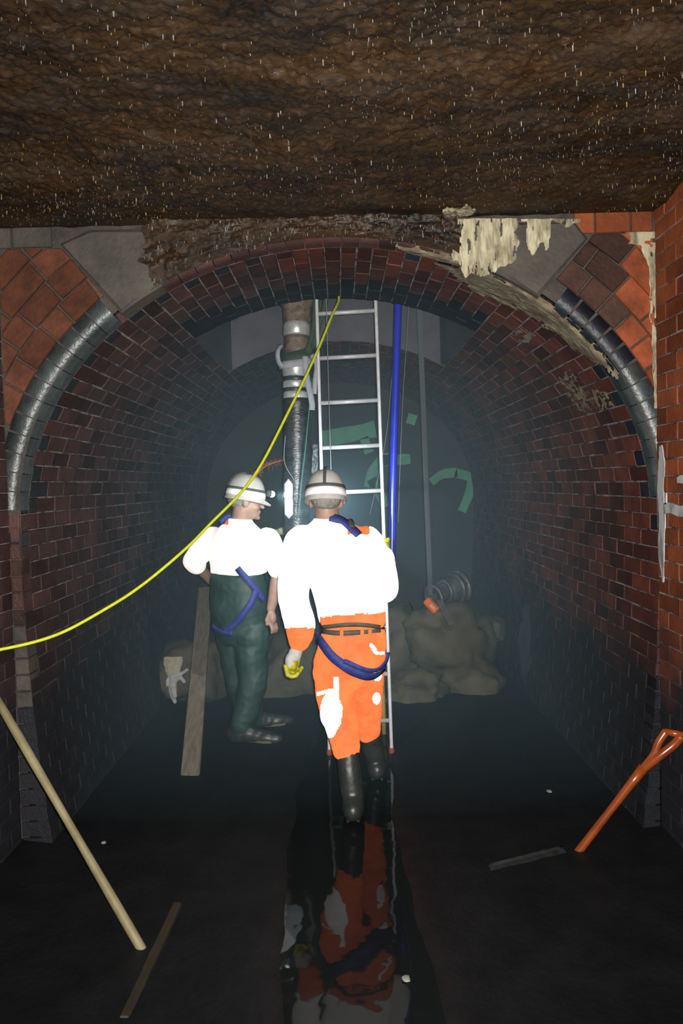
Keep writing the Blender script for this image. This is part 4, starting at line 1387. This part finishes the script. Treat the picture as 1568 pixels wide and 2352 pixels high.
tmp = jk.data.copy()
rf = obj('reflective_glow_panel', shell(tmp, keep_j, 0.004, 0.002), M_REFL, W2); 
rf.data.transform(Matrix.Translation(WL[W2])); rf.parent = jk

# trousers
bm = bmesh.new()
loft(bm, [(P(790, 1575, 4.02), ex * .12, ey * .10), (P(802, 1520, 4.0), ex * .182, ey * .14), (P(808, 1480, 4.0), ex * .176, ey * .14), (P(811, 1455, 4.0), ex * .160, ey * .122), (P(812, 1436, 4.0), ex * .150, ey * .112)], 32)
chain(bm, [(P(768, 1538, 3.99), .112), (P(771, 1590, 3.97), .102), (kneeL, .092), (P(790, 1690, 3.90), .076), (P(796, 1722, 3.885), .070)])
chain(bm, [(P(838, 1538, 4.05), .100), (P(841, 1590, 4.14), .088), (kneeR, .078), (P(845, 1668, 4.28), .072), (P(846, 1682, 4.30), .066)])
trs = obj('trousers', fuse(bm, 0.0065, 14, 0.0070, 9, (1, 1, 1.6)), M_HIVIS, W2)
def patch_of(c_, n__):  # reflective trim widened into rounded blobs that paint its glow and glints
    x_, y_ = proj(c_ + WL[W2])
    if n__.y > 0.5: return None
    if ((x_ - 761) / 25) ** 2 + ((y_ - 1636) / 47) ** 2 < 1 + 0.15 * noise.noise(c_ * 25): return 0
    if ((x_ - 758) / 15) ** 2 + ((y_ - 1676) / 18) ** 2 < 1: return 0
    if 766 < x_ < 778 and 1556 < y_ < 1600: return 0
    if 728 < x_ < 770 and abs(y_ - (1594 - (x_ - 728) * 0.25)) < 4: return 0
    if ((x_ - 866) / 10) ** 2 + ((y_ - 1552) / 12) ** 2 < 1: return 1
    if ((x_ - 864) / 9) ** 2 + ((y_ - 1604) / 14) ** 2 < 1: return 2
    if ((x_ - 857 - (y_ - 1490) * 0.5) / 6) ** 2 + ((y_ - 1490) / 13) ** 2 < 1 or 862 < x_ < 882 and 1496 < y_ < 1503: return 3
    return None
for q_ in range(4):
    bm = shell(trs.data.copy(), lambda c_, n__: patch_of(c_, n__) == q_, 0.004, 0.002)
    isl, seen = [], set()
    for v in bm.verts:
        if v in seen: continue
        st, cur = [v], {v}
        while st:
            a = st.pop()
            for e in a.link_edges:
                b_ = e.other_vert(a)
                if b_ not in cur: cur.add(b_); st.append(b_)
        seen |= cur; isl.append(cur)
    if not isl: continue
    big = max(isl, key=len)
    bmesh.ops.delete(bm, geom=[v for v in bm.verts if v not in big], context='VERTS')
    rt = obj('reflective_glow_patch', bm, M_REFL, W2)
    rt.data.transform(Matrix.Translation(WL[W2])); rt.parent = trs

# boots
for top_, ank_, nm in ((P(797, 1716, 3.885), ankL, 'boot'), (P(848, 1678, 4.30), ankR, 'boot')):
    bm = bmesh.new(); boot(bm, top_, ank_, (0.05, 1), .060, .056)
    bo = obj('boot', fuse(bm, 0.007, 9, 0.002, 16), M_BOOT, W2)
    obj('sole', sole(ank_, (0.05, 1)), M_BOOT, bo, smooth=False)

# left glove: white back, yellow palm and fingers curling forward
gy = 3.93
kk = gy / F_PX
bm = bmesh.new(); tube(bm, [P(689, 1470, gy), P(686, 1490, gy)], [16.5 * kk, 15.5 * kk], 20)
obj('cuff', bm, M_CUFFG, W2)
bm = bmesh.new()
chain(bm, [(P(683, 1488, gy), 15 * kk), (P(676, 1505, gy), 16 * kk)])
ell(bm, P(667, 1519, gy), (13 * kk, 0.044, 20 * kk))
gb = obj('glove', fuse(bm, 0.005, 3, 0.002, 40), M_GLOVW, W2)
bm = bmesh.new()
ell(bm, P(673, 1524, gy), (11 * kk, 0.042, 18 * kk))
for i, dy in enumerate((-0.033, -0.011, 0.011, 0.032)):
    ln = (0.9, 1.0, 1.05, 0.95)[i]
    dx, dv = (-2, 0, 3, 7)[i], (7, 4, 0, -6)[i]
    chain(bm, [(P(658 + dx, 1530, gy + dy), 0.0125), (P(663 + dx, 1536 + dv + 8 * ln, gy + dy), 0.0125), (P(671 + dx, 1538 + dv + 10 * ln, gy + dy), 0.012), (P(681 + dx, 1538 + dv + 8 * ln, gy + dy), 0.0112), (P(686 + dx, 1536 + dv + 4 * ln, gy + dy), 0.0105)])
chain(bm, [(P(680, 1504, gy + .03), 0.016), (P(684, 1516, gy + .04), 0.014), (P(681, 1528, gy + .045), 0.012)])
obj('palm', fuse(bm, 0.0045, 2, 0.001, 60), M_GLOVY, gb)
# right glove closed round the ladder rail
wp_ = aR[2]
bm = bmesh.new()
chain(bm, [(wp_ + V((0, -.02, -.01)), 0.036), (wp_ + V((0, 0.03, 0.01)), 0.036)])
ell(bm, rail_pt + V((0.0, -0.045, 0)), (0.034, 0.028, 0.048))
for i in range(4):
    z_ = -0.036 + 0.024 * i
    chain(bm, [(rail_pt + V((0.022, -0.042, z_)), .0125), (rail_pt + V((0.030, 0.0, z_)), .0125), (rail_pt + V((0.018, 0.038, z_)), .012), (rail_pt + V((-0.010, 0.040, z_)), .011)])
chain(bm, [(rail_pt + V((-0.022, -0.05, 0.02)), .014), (rail_pt + V((-0.028, -0.005, 0.035)), .0125), (rail_pt + V((-0.018, 0.03, 0.04)), .011)])
obj('glove', fuse(bm, 0.005, 2), M_GLOVY, W2)

# belt, hem band and harness
bv = bvh_of(jk, trs)
def strap(parent, name, pix, w, m, n=6, off=0.004, th=0.003, Y=4.0):
    p_, n__ = drape(bv, pix, n, off, Y)
    return obj(name, ribbon(p_, n__, w, th), m, parent)
strap(W2, 'belt', [(741, 1450), (775, 1454), (815, 1453), (850, 1449), (872, 1447)], 0.026, M_BELT, 8, 0.003)
for x_ in (785, 831, 848):
    strap(W2, 'belt_loop', [(x_, 1444), (x_ + 0.5, 1453), (x_, 1462)], 0.017, M_HIVIS, 3, 0.0075, 0.003)
strap(W2, 'hem_band', [(741, 1440), (765, 1437), (800, 1434), (840, 1435), (880, 1441)], 0.022, M_BELT, 8, 0.004)
hn = strap(W2, 'harness', [(733, 1460), (748, 1485), (768, 1510), (795, 1531), (822, 1544), (845, 1550), (866, 1544), (880, 1524), (885, 1500)], 0.048, M_HARN, 8, 0.012, 0.004)
strap(hn, 'leg_strap', [(790, 1517), (815, 1527), (840, 1534), (862, 1532), (878, 1518), (884, 1498)], 0.024, M_HARN, 8, 0.020, 0.004)
strap(hn, 'shoulder_strap', [(757, 1192), (778, 1196), (795, 1207), (812, 1222), (822, 1232)], 0.050, M_HARN, 6, 0.010, 0.005)
strap(hn, 'shoulder_strap', [(800, 1192), (803, 1204), (806, 1216)], 0.030, M_BELT, 6, 0.016, 0.005)

# ================= worker in green waders, turned to the right
W1 = thing('person', (P(560, 1690, 5.05).x, 5.08, 0), 'person in dark green waders and short reflective coat, helmet lamp lit, looking right', 'person')
fb = V((0.42, 0.90, 0)).normalized(); lb = V((fb.y, -fb.x, 0))
fh = V((0.95, 0.30, -0.10)).normalized()
hc1 = P(564, 1150, 5.08)
bL = [P(490, 1240, 5.17), P(444, 1288, 5.10), P(486, 1335, 5.32)]
bR = [P(612, 1243, 4.99), P(640, 1306, 5.02), P(622, 1398, 5.02)]
hpL, hpR = P(535, 1455, 5.14), P(578, 1455, 5.03)
knL, knR = P(553, 1568, 5.14), P(580, 1568, 5.01)
anL, anR = P(585, 1650, 5.28), P(556, 1672, 5.00)
bm = bmesh.new()
head(bm, hc1, fh)
chain(bm, [(hc1 + V((-0.02, -0.01, -0.05)), 0.062), (P(548, 1215, 5.09), 0.064)])
loft(bm, [(P(556, 1450, 5.09), lb * .13, fb * .10), (P(548, 1330, 5.09), lb * .14, fb * .10), (P(548, 1240, 5.09), lb * .15, fb * .09), (P(548, 1208, 5.09), lb * .06, fb * .06)])
chain(bm, [(bL[0], .05), (bL[1], .042), (bL[2], .032)])
chain(bm, [(bR[0], .05), (bR[1], .045), (P(632, 1355, 5.02), .043), (bR[2], .030)])
# bare right hand, hanging
hw = bR[2]
ell(bm, P(625, 1420, 5.01), (0.028, 0.036, 0.046))
for i, dx in enumerate((-0.022, -0.007, 0.008, 0.022)):
    b0 = P(626, 1432, 5.01) + V((dx * 0.7, dx, 0))
    chain(bm, [(b0, .0095), (b0 + V((0.012, -0.004, -0.034)), .009), (b0 + V((0.006, 0.004, -0.062)), .008)])
chain(bm, [(P(618, 1408, 5.0), .012), (P(611, 1424, 4.99), .011), (P(612, 1436, 4.99), .009)])
# left hand, out of sight at the front
hl = bL[2]; ell(bm, hl + V((.05, .04, -.01)), (.045, .035, .025))
for i in range(4):
    chain(bm, [(hl + V((.08, .03 + .018 * i - .02, -.01)), .009), (hl + V((.115, .035 + .018 * i - .02, -.025)), .0085), (hl + V((.12, .035 + .018 * i - .02, -.05)), .008)])
chain(bm, [(hl + V((.04, .01, .01)), .011), (hl + V((.08, .0, .02)), .010), (hl + V((.105, .01, .01)), .009)])
for h_, k_, a_ in ((hpL, knL, anL), (hpR, knR, anR)):
    chain(bm, [(h_, .075), (k_, .045), (k_.lerp(a_, .6) + V((-.01, 0, 0)), .035), (a_, .028)])
obj('body', fuse(bm, 0.0075, 2), M_SKIN, W1)
bm = bmesh.new(); ell(bm, hc1 + V((-0.030, -0.008, 0.014)), (0.086, 0.079, 0.068)); obj('hair', fuse(bm, 0.006, 2, 0.003, 60), M_HAIR, W1)
hm1, lp1, lf1 = helmet(W1, P(562, 1150, 5.07), fh, math.radians(-5), 0.106, 0.128, 0.150)
lamp_light('headlamp_glow_light', lp1, V((0.9, 0.42, -0.30)), 40, 120)

bm = bmesh.new()
loft(bm, [(P(549, 1316, 5.09), lb * .185, fb * .135), (P(548, 1290, 5.09), lb * .190, fb * .14), (P(548, 1250, 5.09), lb * .195, fb * .13), (P(547, 1222, 5.09), lb * .165, fb * .105), (P(548, 1200, 5.09), lb * .085, fb * .085), (P(548, 1192, 5.09), lb * .074, fb * .074)], 32)
chain(bm, [(bL[0], .085), (P(466, 1262, 5.13), .078), (bL[1], .066), (P(452, 1297, 5.14), .062)])
chain(bm, [(bR[0], .085), (P(628, 1272, 5.0), .080), (bR[1], .068)])
jk1 = obj('coat', fuse(bm, 0.008, 14, 0.005, 7), M_HIVIS, W1)
def keep_c(c_, n__):  # nearly the whole coat whitened to carry its bands' flash glow
    x_, y_ = proj(c_ + WL[W1])
    if 500 < x_ < 525 and y_ < 1206: return False
    return y_ > 1188
rf1 = obj('reflective_glow_panel', shell(jk1.data.copy(), keep_c, 0.004, 0.002), M_REFL, W1)
rf1.data.transform(Matrix.Translation(WL[W1])); rf1.parent = jk1
bm = bmesh.new()
loft(bm, [(P(556, 1475, 5.09), lb * .15, fb * .12), (P(553, 1440, 5.09), lb * .185, fb * .145), (P(548, 1390, 5.09), lb * .19, fb * .15), (P(546, 1330, 5.09), lb * .185, fb * .14), (P(547, 1290, 5.09), lb * .16, fb * .11)], 30)
chain(bm, [(hpL, .118), (knL, .095), (P(566, 1630, 5.22), .082), (anL, .070)])
chain(bm, [(hpR, .118), (knR, .092), (P(566, 1630, 5.0), .084), (P(557, 1662, 5.0), .074)])
wd = obj('waders', fuse(bm, 0.011, 4, 0.010, 8, (1, 1, 1.3)), M_WADER, W1)
for a_ in (anL, anR):
    bm = bmesh.new(); boot(bm, a_ + V((0, 0, .10)), a_, (0.97, -0.2 if a_ is anR else 0.25), .062, .056, 0.29)
    bo = obj('boot', fuse(bm, 0.007, 9, 0.002, 16), M_BOOT, W1)
    obj('sole', sole(a_, (0.97, -0.2 if a_ is anR else 0.25), 0.29), M_SOLE, bo, smooth=False)
bv = bvh_of(wd, jk1)
hn1 = strap(W1, 'harness', [(546, 1304), (562, 1325), (580, 1345), (592, 1362), (604, 1378)], 0.042, M_HARN, 6, 0.008, 0.004, 5.0)
strap(hn1, 'leg_strap', [(588, 1356), (576, 1385), (555, 1415), (535, 1438), (516, 1450)], 0.045, M_HARN, 6, 0.010, 0.004, 5.0)
strap(hn1, 'leg_strap', [(490, 1438), (505, 1448), (522, 1454), (535, 1455)], 0.035, M_HARN, 6, 0.012, 0.004, 5.0)
strap(hn1, 'shoulder_strap', [(505, 1200), (518, 1188), (530, 1184)], 0.03, M_HARN, 5, 0.012, 0.004, 5.0)

# ------------------------------------------------------------------ mist in the tunnel beyond the portal
hz = bpy.data.materials.new('cold_mist'); hz.use_nodes = True
nt = hz.node_tree; nt.nodes.clear()
out = nt.nodes.new('ShaderNodeOutputMaterial'); vsn = nt.nodes.new('ShaderNodeVolumeScatter')
vsn.inputs['Color'].default_value = (0.50, 0.82, 1.0, 1); vsn.inputs['Density'].default_value = 0.060; vsn.inputs['Anisotropy'].default_value = 0.0
nt.links.new(vsn.outputs['Volume'], out.inputs['Volume'])
hzo = obj('mist', slab(-1.44, 1.42, 3.75, Y_END - 0.06, 0.02, 2.70), hz, origin=(0, 6.4, 0.02), smooth=False)
tag(hzo, 'thin bluish mist hanging in the tunnel behind the workers', 'mist', kind='stuff')
